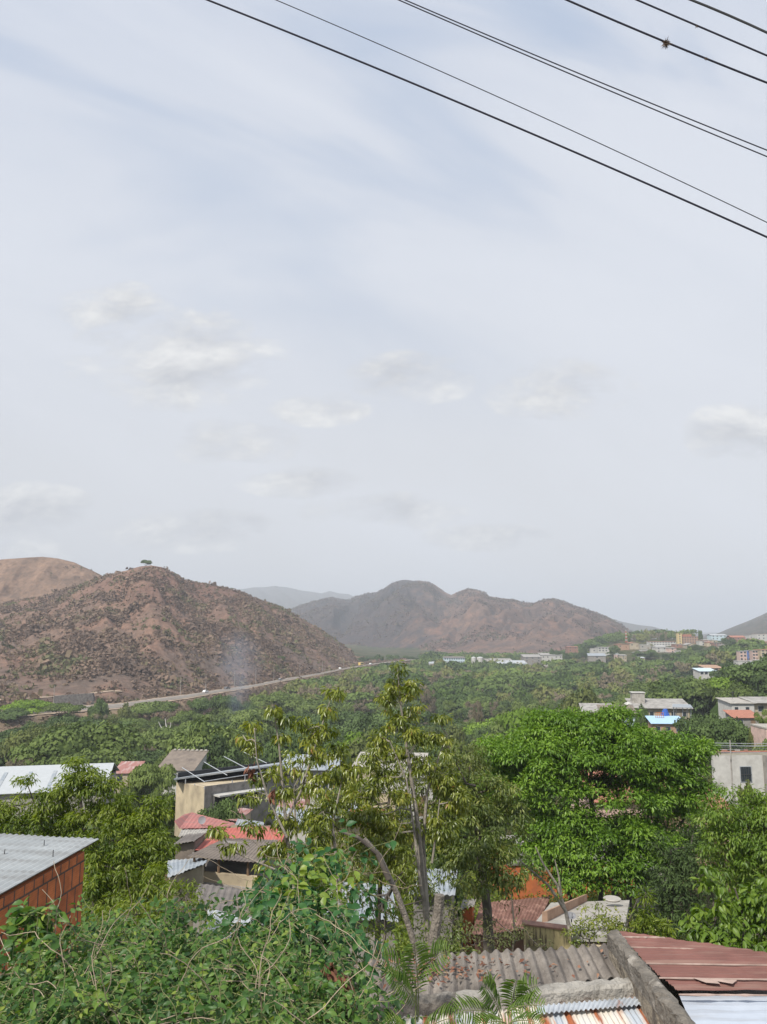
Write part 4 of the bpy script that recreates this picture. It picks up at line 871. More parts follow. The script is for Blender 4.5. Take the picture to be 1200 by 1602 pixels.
pl = at(1142, 1178, 62); tag(MB().tube([pl-Vector((0, 0, 4)), at(1142, 1158, 62)], .07, .05, 6).build('wire_post', bm('pale_pole', 0), origin=pl), 'thin pale post carrying the wires above the long wall', 'pole')
for k, (a, b) in enumerate([(1160.5, 1163), (1164, 1166.5), (1169, 1166), (1172, 1170.5), (1174.5, 1177)]):
    pts = [at(1060+i*14, a+(b-a)*i/12+1.2*math.sin(math.pi*i/12), 61+.1*k) for i in range(13)]
    wire('overhead_wire', pts, .018, 'thin grey wire strung above the long stained wall', 'wires above the long wall', 'grey_steel', 4)

# ------------------------------------------------------------------ left and middle roofs
wl, T = house('warehouse', 'large warehouse with white metal roof at the left edge', 42, 1238, 116, 21, 15, 4, 12, 'concrete_light', 'white_metal', 'ridge', rise=2.4, over=.5, wn=0, door=False, cat='warehouse')
for x in (-8, -4.5, -1, 2.5, 6):
    m = MB(T); z = lambda y: 4+2.4*y/7.5+.062; m.hexa([(x, .3, z(.3)-.01), (x+.5, .3, z(.3)-.01), (x+.5, 5.5, z(5.5)-.01), (x, 5.5, z(5.5)-.01), (x, .3, z(.3)+.03), (x+.5, .3, z(.3)+.03), (x+.5, 5.5, z(5.5)+.03), (x, 5.5, z(5.5)+.03)]); m.build('skylight', B_['blue_grey_metal'], wl)
gb, T = house('shed', 'grey-brown roofed shed with stones along its ridge', 274, 1204, 140, 6.5, 6.5, 3, -8, 'white_plaster', 'brown_sheet', 'mono', rise=2.2, over=.3, wn=1, door=False, cat='shed')
for k in range(8):
    x = -3.1+k*.85; q = T @ Vector((x, 6.4, 5.25)); tag(MB(T).hexa([(x, 6.3, 5.27), (x+.55, 6.25, 5.27), (x+.5, 6.7, 5.3), (x+.05, 6.7, 5.3), (x+.05, 6.35, 5.5), (x+.45, 6.3, 5.55), (x+.4, 6.6, 5.55), (x+.1, 6.6, 5.5)]).build('stone', B_['concrete_light'], origin=q), 'pale stone holding down the far edge of the grey-brown shed roof', 'stone', 'stones on the shed roof')
house('shed', 'low shed with pinkish earth-stained roof behind the olive tree', 196, 1209, 150, 4, 6, 2.5, 5, 'beige_plaster', 'rust_rose', 'mono', rise=1, over=.3, wn=2, cat='shed')

# steel-framed workshop
p0 = at(320, 1231, 76); ws = thing('workshop_building', 'beige walled workshop with a flat roof raised on a steel frame', 'building', p0-Vector((0, 0, 5)))
pL = at(276, 1224, 83); pR = at(470, 1212, 92); pB = pL+(pR-p0); dn = Vector((0, 0, -5.5))
MB().hexa([p0+dn, pR+dn, pB+dn, pL+dn, p0, pR, pB, pL]).build('wall', B_['cream_plaster'], ws)
er = (pR-p0).normalized(); en = Vector((er.y, -er.x, 0)).normalized()
m = MB(); e = en*.03; m.hexa([p0+e+dn, pR+e+dn, pR+e*.1+dn, p0+e*.1+dn, p0+e+Vector((0,0,.05)), pR+e+Vector((0,0,.05)), pR+e*.1+Vector((0,0,.05)), p0+e*.1+Vector((0,0,.05))]); m.build('side_wall', B_['concrete'], ws)
def onr(s, z, off=.06): return p0+er*s+en*off+Vector((0, 0, z))
m = MB(); m.hexa([onr(1.5, -2.3, .07), onr(9, -2.3, .07), onr(9, -2.3, .035), onr(1.5, -2.3, .035), onr(1.5, -1.0, .07), onr(9, -1.0, .07), onr(9, -1.0, .035), onr(1.5, -1.0, .035)]); m.build('window_strip', B_['dark_opening'], ws)
m = MB(); m.hexa([onr(1.2, -1.0, .9), onr(9.5, -1.0, .9), onr(9.5, -.9, .04), onr(1.2, -.9, .04), onr(1.2, -.85, .9), onr(9.5, -.85, .9), onr(9.5, -.75, .04), onr(1.2, -.75, .04)]); m.build('canopy', B_['white_plaster'], ws)
for s in (1.3, 4.3, 7.4): MB().tube([onr(s, -2.9, .12), onr(s, -.95, .12)], .12, n=4).build('window_post', B_['concrete_light'], ws)
rf = MB(); q0, q1, q2, q3 = at(272, 1218, 80), at(480, 1190, 89), at(486, 1186, 99), at(284, 1214, 94)
rf.slab(q0, q1, q2, q3, .16).build('roof', B_['blue_grey_metal'], ws)
for a, b in [(0, 1), (1, 2), (0, 3), (3, 2)]: pass
m = MB()
for t_ in np.linspace(0, 1, 9):
    a = p0*(1-t_)+pR*t_; zt = q0.z+(q1.z-q0.z)*t_-.2; m.tube([a, Vector((a.x, a.y, zt))], .05, n=4)
for t_ in (.33, .66, 1):
    a = p0*(1-t_)+pL*t_; m.tube([a, Vector((a.x, a.y, q0.z-.2))], .05, n=4)
m.build('roof_posts', B_['grey_steel'], ws)
m = MB()
for k in (0, .2, .4, .6):
    a = p0+(pR-p0)*k; b = a+(pL-p0)*.8; za = p0.z+.55+(q1.z-q0.z)*k*.8; m.tube([Vector((a.x, a.y, za-.1)), Vector((b.x, b.y, za+.25))], .045, n=4)
m.tube([p0+Vector((0,0,.5)), pR+Vector((0,0,.9))], .045, n=4); m.build('beams', B_['grey_steel'], ws)
MB().hexa([pL+Vector((.2,-.3,.02)), pB+Vector((0,-.3,.02)), pB+Vector((0,0,.02)), pL+Vector((.2,0,.02)), pL+Vector((.2,-.3,1.0)), pB+Vector((0,-.3,1.2)), pB+Vector((0,0,1.2)), pL+Vector((.2,0,1.0))]).build('shade_sheet', B_['dark_opening'], ws)  # near-black sheet painted as the shade under the raised roof

# sheet roofs seen from above: (corners as px, py, distance), wall material
def sheet_house(name, label, cs, Ys, roofm, wallm, drop=2.6, pitch=.3, inset=.35, cat='house', group='roofs below the trees', wall=True, amp=None):
    P = [at(px, py, yy) for (px, py), yy in zip(cs, Ys)]; c = sum(P, Vector())/4; base = min(p.z for p in P)-drop
    root = thing(name, label, cat, Vector((c.x, c.y, base)), group)
    m = MB(); m.corr(P[0], P[1], P[2], P[3], pitch*.6, amp or .018, .02, 4, lap=4, wob=.035); m.build('roof', B_[roofm], root)
    if wall:
        q = [c+(p-c)*(1-inset/max((p-c).length, .5)) for p in P]; w = MB()
        w.hexa([Vector((v.x, v.y, base-2.5)) for v in q]+[v-Vector((0, 0, .10)) for v in q]); w.build('wall', B_[wallm], root)
    return root, P
s1, P = sheet_house('house', 'house under the broad rose-pink sheet roof', [(281, 1296), (356, 1294), (368, 1288), (300, 1271)][::1], [56, 58, 61, 66], 'rose_sheet', 'beige_plaster', pitch=.5)
MB().slab(at(273, 1284, 57), at(281, 1296, 56), at(300, 1271, 66), at(288, 1274, 63), .05).build('roof_flap', B_['rose_sheet'], s1)
sheet_house('house', 'house with brown-rose striped roof behind the pink one', [(327, 1276), (372, 1285), (396, 1266), (356, 1261)], [68, 66, 74, 76], 'rust_rose', 'beige_plaster', pitch=.5)
sheet_house('shed', 'small shed with bluish-white sheet roof right of the pink roof', [(368, 1290), (410, 1296), (414, 1286), (372, 1281)], [60, 60, 64, 64], 'blue_grey_metal', 'white_plaster', cat='shed')
sheet_house('house', 'house under the long bright red sheet roof', [(305, 1330), (440, 1318), (452, 1290), (338, 1296)], [46, 50, 60, 57], 'red_sheet', 'brick_red', pitch=.5)
sheet_house('shed', 'narrow shed with pale grey roof below the rose-pink one', [(279, 1309), (322, 1303), (330, 1297), (284, 1298)], [50, 51, 55, 55], 'concrete_light', 'beige_plaster', cat='shed')
sheet_house('shed', 'shed with sagging dark grey roof and brown wall at the left', [(270, 1321), (306, 1315), (322, 1303), (292, 1305)], [46, 46, 50, 50], 'dark_sheet', 'brown_sheet', cat='shed', drop=1.3)
g3, P = sheet_house('open_shed', 'open shed under the big brown-grey sagging roof', [(293, 1339), (412, 1350), (436, 1314), (352, 1311)], [37, 37, 46, 46], 'brown_sheet', 'cream_plaster', cat='shed', wall=False)
for i, (px, py) in enumerate([(304, 1341), (342, 1344), (388, 1348)]):
    MB().tube([at(px, py+1, 37.3), at(px, py+26, 37.3)], .06, n=5).build('post', B_['wood'], g3)
a, b = at(302, 1363, 37.2), at(402, 1372, 37.2); h_ = Vector((0, 0, -.55)); MB().hexa([a+h_, b+h_, b+h_+Vector((0,.2,0)), a+h_+Vector((0,.2,0)), a, b, b+Vector((0,.2,0)), a+Vector((0,.2,0))]).build('parapet', B_['cream_plaster'], g3)
a, b = at(300, 1335, 44), at(430, 1345, 44); h_ = Vector((0, 0, -3)); MB().hexa([a+h_, b+h_, b+h_+Vector((0,.2,0)), a+h_+Vector((0,.2,0)), a, b, b+Vector((0,.2,0)), a+Vector((0,.2,0))]).build('back_wall', B_['dark_sheet'], g3)
a, b = at(302, 1380, 37.0), at(402, 1392, 37.0); MB().hexa([a+Vector((0,0,-2)), b+Vector((0,0,-2)), b+Vector((0,7,-2)), a+Vector((0,7,-2)), a, b, b+Vector((0,7,0)), a+Vector((0,7,0))]).build('floor_slab', B_['concrete'], g3)
sheet_house('shed', 'shed with blue-grey metal roof left of the open shed', [(262, 1373), (318, 1352), (328, 1341), (248, 1352)][:1]+[(322, 1350), (326, 1341), (262, 1346)], [34, 35, 39, 39], 'blue_grey_metal', 'beige_plaster', cat='shed', drop=1.6)
sheet_house('house', 'house with flat dark roof and a white patch below the cream parapet', [(296, 1420), (384, 1432), (392, 1392), (312, 1382)], [29, 29, 34, 34], 'dark_sheet', 'concrete', pitch=.4)
sheet_house('shed', 'shed with white sheet roof glimpsed through the vines', [(322, 1462), (408, 1478), (420, 1440), (325, 1422)], [23, 23, 27, 27], 'white_metal', 'concrete', cat='shed')
sheet_house('house', 'house with dull rose roof behind the thin left tree', [(432, 1266), (474, 1268), (478, 1250), (440, 1247)], [72, 72, 80, 80], 'rust_rose', 'white_plaster')
sheet_house('house', 'house with grey roof and white wall behind the thin left tree', [(428, 1288), (486, 1292), (492, 1268), (434, 1262)], [62, 62, 70, 70], 'blue_grey_metal', 'white_plaster', drop=2.5)
sheet_house('house', 'house with blue-grey roof carrying a black water tank', [(505, 1282), (568, 1276), (562, 1256), (516, 1258)], [64, 66, 74, 74], 'blue_grey_metal', 'beige_plaster')
sheet_house('house', 'house with bright red roof left of the tall thin trunk', [(536, 1292), (606, 1286), (602, 1266), (548, 1266)], [58, 60, 66, 64], 'red_sheet', 'beige_plaster')
wt = at(543, 1263, 70); tk = thing('water_tank', 'black plastic water tank on the blue-grey roof', 'tank', wt); MB().lathe(wt, [(.36, -.1), (.36, .55), (.30, .68), (.14, .74)], 16).build('tank_body', B_['black_plastic'], tk, smooth=True); MB().lathe(wt+Vector((0, 0, .74)), [(.14, 0), (.14, .06)], 10).build('lid', B_['black_plastic'], tk)
house('house', 'white-roofed long building behind the thin trees', 608, 1199, 108, 9, 8, 4.5, -6, 'beige_plaster', 'concrete_light', 'mono', rise=.5, over=.5, wn=5, group='roofs below the trees')
house('house', 'building with a pale flat roof behind the thin left tree', 480, 1203, 104, 7, 7, 4.5, -4, 'white_plaster', 'blue_grey_metal', 'mono', rise=.6, over=.5, wn=3, group='roofs below the trees')
house('house', 'tan walled house seen between the two thin trees', 590, 1240, 78, 3.5, 4, 4, 0, 'cream_plaster', 'concrete_light', 'flat', rise=.2, over=.2, wn=1, group='roofs below the trees')
house('house', 'white walled house right behind the tall thin trunk', 640, 1215, 84, 5, 4, 4, 5, 'white_plaster', 'grey_sheet', 'mono', rise=.5, over=.3, wn=2, group='roofs below the trees')
sheet_house('shed', 'shed with pale blue-white roof glimpsed through the bushes in the middle', [(500, 1434), (624, 1440), (612, 1384), (515, 1378)], [26, 26, 33, 33], 'blue_grey_metal', 'concrete', cat='shed')
sheet_house('shed', 'small shed with bluish roof right of the grey trunks', [(640, 1398), (712, 1400), (716, 1360), (650, 1358)], [28, 28, 32, 32], 'blue_grey_metal', 'concrete', cat='shed')
sheet_house('shed', 'small grey box-like shed roof above the brown roofs', [(719, 1423), (742, 1416), (746, 1406), (724, 1408)], [30, 30, 32, 32], 'concrete', 'orange_paint', cat='shed', drop=1.6)

# orange house and yellow parapet under the big tree
ow, T = house('house', 'bright orange walled house behind the big green tree', 915, 1352, 50, 9.5, 6, 3.2, 3, 'orange_paint', 'concrete', 'flat', rise=.1, over=.2, wn=0, door=False)
MB(T).box(3.2, 5.2, -1.5, -.01, -1.2, 3.4).build('concrete_annex', B_['concrete_light'], ow)
bs, P = sheet_house('house', 'house with rust-brown striped sheet roof left of the yellow parapet', [(738, 1462), (836, 1452), (862, 1402), (752, 1412)], [27, 29, 38, 36], 'rust_brown', 'brick_red', pitch=.3)
y0, y1 = at(819, 1447, 24), at(893, 1457, 24); th = Vector((.05, .25, 0)); dp = Vector((0, 0, -.55))
yp = thing('terrace_house', 'house with concrete terrace behind a stained yellow parapet', 'house', y0+Vector((0, 0, -3)))
MB().hexa([y0+dp, y1+dp, y1+th+dp, y0+th+dp, y0, y1, y1+th, y0+th]).build('parapet', bm('stained_yellow', (.52, .42, .22), var=.15, second=(.12, .09, .06), spos=(.5, .62), sscale=3.0, streak=(2.5, 1, .35)), yp)
MB().hexa([y0+Vector((-.05,-.04,0.003)), y1+Vector((.05,-.04,0.003)), y1+th+Vector((.05,.04,0.003)), y0+th+Vector((-.05,.04,0.003)), y0+Vector((-.05,-.04,.05)), y1+Vector((.05,-.04,.05)), y1+th+Vector((.05,.04,.05)), y0+th+Vector((-.05,.04,.05))]).build('coping', B_['brick_red'], yp)
t0, t1, t2, t3 = at(822, 1462, 24.3), at(975, 1462, 24.3), at(985, 1408, 33), at(862, 1412, 33); MB().slab(t0, t1, t2, t3, .2).build('terrace', B_['concrete_light'], yp)
a, b = at(848, 1433, 27), at(912, 1405, 33); MB().hexa([a+Vector((0,0,-.5)), b+Vector((0,0,-.5)), b+Vector((.2,.1,-.5)), a+Vector((.2,.1,-.5)), a+Vector((0,0,.12)), b+Vector((0,0,.12)), b+Vector((.2,.1,.12)), a+Vector((.2,.1,.12))]).build('side_parapet', B_['orange_plaster'], yp)
w0, w1 = y0+dp+Vector((.1, .3, 0)), y1+dp+Vector((1.6, .3, 0)); dn = Vector((0, 0, -3)); MB().hexa([w0+dn, w1+dn, w1+dn+Vector((0,.3,0)), w0+dn+Vector((0,.3,0)), w0, w1, w1+Vector((0,.3,0)), w0+Vector((0,.3,0))]).build('wall', B_['cream_plaster'], yp)
dc = at(894, 1440, 25.3); ds = thing('satellite_dish', 'small grey satellite dish lying on the concrete terrace', 'dish', dc)
def dish(c, r, parent, tilt=R(25)):
    m = MB(Matrix.Translation(c) @ Matrix.Rotation(tilt, 4, 'X')); prof = [(r*k/5, .18*r*(k/5)**2) for k in range(1, 6)]
    m.lathe((0, 0, 0), [(.01, 0)]+prof+[(r*1.03, .18*r+.01), (r*.98, .15*r)], 20); return m.build('dish', bm('dish_grey', (.22, .22, .23)), parent, smooth=True)
dish(dc+Vector((0, 0, .12)), .14, ds); MB().tube([dc-Vector((0, 0, .05)), dc+Vector((0, 0, .13))], .02).build('foot', B_['dark_steel'], ds); MB().tube([dc+Vector((0, -.1, .08)), dc+Vector((0, -.13, .26))], .008).build('arm', B_['dark_steel'], ds)
q = at(316, 1290, 58); d2 = thing('satellite_dish', 'round dark dish on the rose-pink roof', 'dish', q); dish(q+Vector((0, 0, .3)), .27, d2, R(70)); MB().tube([q-Vector((0, 0, .1)), q+Vector((0, .05, .3))], .025).build('foot', B_['dark_steel'], d2)
wp = at(958, 1413, 31); tag(MB().lathe(wp+Vector((0, 0, .12)), [(.30, 0), (.33, .05), (.30, .07)], 24).build('round_slab', B_['concrete_light'], origin=wp), 'pale round slab lying on the concrete terrace', 'slab')
a, b = at(997, 1362, 44), at(1030, 1360, 44); tag(MB().hexa([a+Vector((0,0,-3)), b+Vector((0,0,-3)), b+Vector((0,.3,-3)), a+Vector((0,.3,-3)), a, b, b+Vector((0,.3,0)), a+Vector((0,.3,0))]).build('boundary_wall', B_['concrete_light'], origin=a), 'bare grey concrete wall right of the orange wall', 'wall')
house('house', 'pink walled house hidden right behind the crown of the big tree', 1010, 1250, 62, 8, 6, 5, 5, 'pink_plaster', 'tile_red', 'mono', rise=1, over=.4, wn=2)
house('house', 'low orange house between the long wall and the twiggy bush', 1098, 1262, 54, 3.5, 4, 4, 0, 'orange_plaster', 'tile_red', 'mono', rise=.6, over=.3, wn=2)

# ------------------------------------------------------------------ brick house at the left
ea, eb = at(155, 1310, 10.7), at(0, 1391, 8.55); dirw = Vector((ea.x-eb.x, ea.y-eb.y, 0)).normalized(); yaw = math.atan2(dirw.y, dirw.x)
zt = ea.z-.05; cor = at(133, 1325, 10.35); bh = thing('brick_house', 'unplastered red clay block house with corrugated metal roof at the left edge', 'house', Vector((cor.x, cor.y, zt-3)))
T = frame((cor.x, cor.y, zt-3), yaw)      # local +x runs away along the wall, +y to the left
M_clay = bpy.data.materials.new('clay_blocks'); M_clay.use_nodes = True; nt = M_clay.node_tree; b = nt.nodes['Principled BSDF']; L = nt.links.new
uvn = node(nt, 'ShaderNodeTexCoord'); mp = node(nt, 'ShaderNodeMapping'); mp.vector_type = 'POINT'; L(uvn.outputs['UV'], mp.inputs[0])
br = node(nt, 'ShaderNodeTexBrick', _Scale=1.0); L(mp.outputs[0], br.inputs['Vector'])
br.inputs['Color1'].default_value = (.54, .165, .055, 1); br.inputs['Color2'].default_value = (.41, .118, .044, 1); br.inputs['Mortar'].default_value = (.115, .075, .055, 1)
br.inputs['Mortar Size'].default_value = .012; br.inputs['Brick Width'].default_value = .19; br.inputs['Row Height'].default_value = .26; br.inputs['Bias'].default_value = -.1
wv = node(nt, 'ShaderNodeTexWave', wave_type='BANDS', bands_direction='Y'); wv.inputs['Scale'].default_value = 12; L(uvn.outputs['UV'], wv.inputs[0])
nn = node(nt, 'ShaderNodeTexNoise', _Scale=5.0, _Detail=6.0, _Roughness=.7); L(uvn.outputs['UV'], nn.inputs['Vector'])
c = mixc(nt, 1.0, br.outputs['Color'], ramp(nt, nn.outputs['Fac'], [(.3, .62), (.7, 1.25)]), 'MULTIPLY'); c = mixc(nt, .3, c, ramp(nt, wv.outputs['Fac'], [(.2, .75), (.6, 1.1)]), 'MULTIPLY')
L(c, b.inputs['Base Color']); b.inputs['Roughness'].default_value = .9
bu = node(nt, 'ShaderNodeBump', _Strength=.8, _Distance=.015); L(mathn(nt, 'SUBTRACT', 1.0, br.outputs['Fac']), bu.inputs['Height']); L(bu.outputs[0], b.inputs['Normal'])
m = MB(T); m.box(-5, 0, 0, 4.5, -1.5, 2.97); w_ = m.build('wall', M_clay, bh)
uv = w_.data.uv_layers.new(name='UVMap'); Ti = T.inverted()
for poly in w_.data.polygons:
    n = (Ti.to_3x3() @ poly.normal)
    for li in poly.loop_indices:
        p = Ti @ (w_.data.vertices[w_.data.loops[li].vertex_index].co + Vector(bh.location))
        uv.data[li].uv = (p.x if abs(n.y) > .5 else p.y, p.z)
m = MB(T)
for k, x in enumerate([-.02, -1.9, -3.8]): pass
ra, rb = (T.inverted() @ ea), (T.inverted() @ eb)
z3 = 3.03
m.corr((ra.x, ra.y, z3), (ra.x-.2, 3.2, z3+.14), (-5.5, 3.2, z3+.14), (-5.3, ra.y, z3), .085, .009, .006, 4, lap=6, wob=.02); rfo = m.build('roof', mat('worn_zinc', (.40, .42, .42), rough=.55, metallic=.25, var=.15, scale=2.5, second=(.27, .27, .26), spos=(.45, .62), sscale=1.0, streak=(.4, 3, 1)), bh)
m = MB(T); m.corr((ra.x+.05, 1.55, z3+.12), (ra.x-.05, 4.6, z3+.20), (-5.5, 4.6, z3+.20), (-5.3, 1.55, z3+.10), .085, .009, .006, 4, lap=6, wob=.02); m.build('upper_roof_sheet', rfo.data.materials[0], bh)
hk = MB(T)
for x, y in [(-.5, .15), (-.55, .75), (-.5, 1.35), (-1.6, .25), (-1.6, .8), (-.45, 2.2), (-1.7, 1.5), (-.1, .5)]: hk.tube([(x, y, z3), (x, y, z3+.06), (x+.02, y+.01, z3+.08)], .006, n=4)
hk.build('roof_hooks', B_['dark_steel'], bh)
MB(T).box(-5, .3, .06, .14, 2.975, 3.0).build('purlin', B_['wood'], bh)

# ------------------------------------------------------------------ roofs in the foreground
zr = EYE-4.15
def lvl(px, py, z):   # the point at height z that shows at (px, py)
    a = at(px, py, 1.0)-Vector((0, 0, EYE)); k = (z-EYE)/a.z; return Vector((a.x*k, a.y*k, z))
ah = thing('asbestos_roof_house', 'house with weathered grey corrugated cement roof strewn with dead leaves', 'house', lvl(800, 1510, zr-3))
A_, B2, C_, D_ = lvl(955, 1478, zr), lvl(468, 1507, zr), lvl(430, 1590, zr-.10), lvl(985, 1528, zr-.10)
M_asb = mat('weathered_cement', (.215, .190, .165), var=.3, scale=3.0, bump=.5, bscale=30, rough=.95, second=(.095, .082, .072), spos=(.46, .64), sscale=2.2, streak=(.5, .35, 1))
m = MB(); m.corr(B2, A_, D_, C_, .148, .026, .008, 8, lap=10, wob=.012); m.build('roof', M_asb, ah)
m = MB(); zc_ = Vector((0, 0, -.12)); k0, k1, k2, k3 = lvl(480, 1512, zr-.1), lvl(950, 1484, zr-.1), lvl(975, 1520, zr-.2), lvl(450, 1575, zr-.2)
m.hexa([Vector((v.x, v.y, zr-4)) for v in (k0, k1, k2, k3)]+[k0+zc_, k1+zc_, k2+zc_, k3+zc_]); m.build('wall', B_['concrete'], ah)
# dead leaves on the cement roof
DL = leafmat('dead_leaves', [(0, (.12, .055, .035)), (.5, (.22, .10, .065)), (1, (.32, .19, .125))], .1, .8, .1)
rs = np.random.default_rng(31); N = 280
cx = rs.normal(size=N); pu = np.where(rs.random(N) < .75, 660+rs.normal(size=N)*55, rs.uniform(590, 960, N)); pv = np.where(rs.random(N) < .8, 1515+rs.normal(size=N)*14, rs.uniform(1490, 1545, N))
Pl = []
for a, b in zip(pu, pv):
    if b > 1552-(a-600)*.06 or b < 1500-(a-600)*.05: continue
    q = lvl(a, b, zr-.03); Pl.append((q.x, q.y, zr-.02+rs.uniform(0, .03)))
Pl = np.array(Pl); n = len(Pl); Dd = rs.normal(size=(n, 3))*np.array([1, 1, .25]); Uu = np.tile([0, 0, 1.], (n, 1))+rs.normal(size=(n, 3))*.35
V, F, T_ = leaves(Pl, Dd, Uu, rs.uniform(.05, .11, n), rs.uniform(.03, .05, n), LEAF4, rs.random(n)); tag(np_mesh('leaf_litter', V, F, DL, tint=T_), kind='stuff')
# beam between the cement roof and the zinc roof, and the diagonal parapet
zb = zr+.02
M_beam = mat('mossy_cement', (.33, .31, .275), var=.25, scale=5, bump=.7, bscale=25, rough=.95, second=(.12, .11, .095), spos=(.47, .62), sscale=2.5)
M_beamd = mat('dark_cement', (.15, .135, .115), var=.35, scale=6, bump=.8, bscale=22, rough=.95, second=(.30, .275, .24), spos=(.55, .66), sscale=4)
def rough_beam(name, parent, m, P0, P1, wv_, h, n=28, jit=.018, seed=1):
    """a cast beam with uneven edges: P0 -> P1 is its front top edge, wv_ its width vector"""
    r_ = random.Random(seed); vs = []; fs = []
    wn_ = wv_.normalized()
    for i in range(n+1):
        c = P0.lerp(P1, i/n)
        ring = [c+Vector((0, 0, -h)), c+Vector((0, 0, -.03)), c+wn_*.03, c+wv_*.5+Vector((0, 0, .01)), c+wv_-wn_*.03, c+wv_+Vector((0, 0, -.03)), c+wv_+Vector((0, 0, -h))]
        for k, p in enumerate(ring):
            j = jit*(0 if k in (0, 6) else 1); vs.append(p+Vector((r_.uniform(-j, j), r_.uniform(-j, j), r_.uniform(-j, j)*.8)))
    K = 7
    for i in range(n):
        for k in range(K): fs.append((i*K+k, i*K+(k+1) % K, (i+1)*K+(k+1) % K, (i+1)*K+k))
    fs.append(tuple(range(K))[::-1]); fs.append(tuple(n*K+k for k in range(K)))
    return MB().add(vs, fs).build(name, m, parent)
zh = thing('zinc_roof_house', 'house with rust-streaked corrugated zinc roof behind a cement beam', 'house', lvl(850, 1590, zr-3.2))
rough_beam('beam', zh, M_beam, lvl(715, 1562, zb), lvl(1010, 1538, zb), lvl(715, 1549, zb)-lvl(715, 1562, zb), .24, seed=3)
rough_beam('side_beam', zh, M_beamd, lvl(500, 1580, zb-.02), lvl(722, 1563, zb-.02), lvl(715, 1548, zb)-lvl(715, 1563, zb), .26, seed=4)
M_zinc = bpy.data.materials.new('rusty_zinc'); M_zinc.use_nodes = True; nt = M_zinc.node_tree; b = nt.nodes['Principled BSDF']; L = nt.links.new
tcn = node(nt, 'ShaderNodeTexCoord')
def nzz(sc, d=5, r=.6, loc=(0, 0, 0)):
    mp = node(nt, 'ShaderNodeMapping'); mp.inputs['Scale'].default_value = sc; mp.inputs['Location'].default_value = loc; L(tcn.outputs['Object'], mp.inputs[0]); n = node(nt, 'ShaderNodeTexNoise', _Scale=1.0, _Detail=d, _Roughness=r); L(mp.outputs[0], n.inputs['Vector']); return n.outputs['Fac']
c = ramp(nt, nzz((3.2, .35, 1), 3), [(.38, (.42, .46, .50)), (.52, (.66, .60, .50)), (.66, (.60, .58, .54))])
c = mixc(nt, ramp(nt, nzz((3.4, .45, 1), 5, .6, (7, 3, 0)), [(.51, 0.0), (.57, 1.0)]), c, (.36, .12, .05))
c = mixc(nt, ramp(nt, nzz((9, 1.2, 1), 5, .7, (1, 9, 0)), [(.58, 0.0), (.66, .8)]), c, (.50, .27, .15))
L(c, b.inputs['Base Color']); b.inputs['Roughness'].default_value = .6; b.inputs['Metallic'].default_value = .1
zz = zr-.12
m = MB(); m.corr(lvl(520, 1590, zz-.02), lvl(1030, 1556, zz), lvl(1140, 1700, zz-.15), lvl(470, 1790, zz-.2), .062, .011, .004, 6, lap=8, wob=.01); m.build('roof', M_zinc, zh)
zt2 = zz+.035; m = MB(); m.corr(lvl(845, 1578, zt2), lvl(1015, 1563, zt2), lvl(1005, 1572, zt2-.005), lvl(845, 1581, zt2-.005), .062, .011, .004, 6, lap=2); 
m = MB(); m.corr(lvl(840, 1573, zt2), lvl(1022, 1558, zt2), lvl(1012, 1571, zt2-.005), lvl(838, 1586, zt2-.005), .062, .011, .004, 6, lap=3); m.build('lap_sheet', mat('grey_zinc', (.46, .49, .52), rough=.5, metallic=.2, var=.2, scale=5, second=(.38, .17, .09), spos=(.6, .7), sscale=4), zh)
m = MB(); q = [lvl(560, 1585, zr-.3), lvl(1020, 1560, zr-.3), lvl(1060, 1650, zr-.4), lvl(520, 1700, zr-.4)]; m.hexa([Vector((v.x, v.y, zr-4)) for v in q]+q); m.build('wall', B_['concrete'], zh)
# party parapet along the red roof
zp = EYE-3.88
pp = thing('party_wall', 'mossy crumbling cement parapet dividing the grey roof from the red roof', 'wall', lvl(1020, 1530, zp-3.2))
rough_beam('coping', pp, M_beamd, lvl(949, 1455, zp), lvl(1098, 1640, zp), lvl(968, 1455, zp)-lvl(949, 1455, zp), .22, n=44, jit=.022, seed=9)
a, b = lvl(951, 1458, zp), lvl(1100, 1640, zp); wd = Vector((.15, 0, 0)); lo = Vector((0, 0, -.21)); ll = Vector((0, 0, -3.6))
MB().hexa([a+ll, a+ll+wd, b+ll+wd, b+ll, a+lo, a+lo+wd, b+lo+wd, b+lo]).build('wall', mat('pitted_cement', (.25, .215, .165), var=.35, scale=5, bump=.8, bscale=15, second=(.10, .085, .07), spos=(.45, .62), sscale=4), pp)
# red painted metal roof and pale roof beyond the parapet
rh = thing('red_roof_house', 'house with dark red painted sheet roof, seams showing white, at the lower right', 'house', lvl(1150, 1530, zp-3.2))
zq = EYE-3.97
M_red = mat('faded_red_paint', (.170, .078, .064), rough=.6, var=.22, scale=2.0, second=(.235, .150, .120), spos=(.50, .70), sscale=1.5, streak=(.35, 5, 1))
A_, B2, C_, D_ = lvl(966, 1458, zq), lvl(1330, 1522, zq), lvl(1330, 1557, zq-.06), lvl(1060, 1556, zq-.06)
def strip_roof(name, cs, m, parent, pitch=.055, amp=.006, lap=10):
    mm = MB(); mm.corr(cs[0], cs[3], cs[2], cs[1], pitch, amp, .004, 4, lap=lap, wob=.014); return mm.build(name, m, parent)
s_ = [0, .30, .56, .80, 1.0]
yA = [lvl(966, 1458, zq), lvl(985, 1481, zq+.0), lvl(1008, 1507, zq), lvl(1030, 1530, zq-.03), lvl(1060, 1556, zq-.06)]
yB = [lvl(1000, 1458, zq), lvl(1150, 1487, zq), lvl(1330, 1511, zq), lvl(1330, 1534, zq-.03), lvl(1330, 1557, zq-.06)]
yB[0] = lvl(1004, 1463, zq)
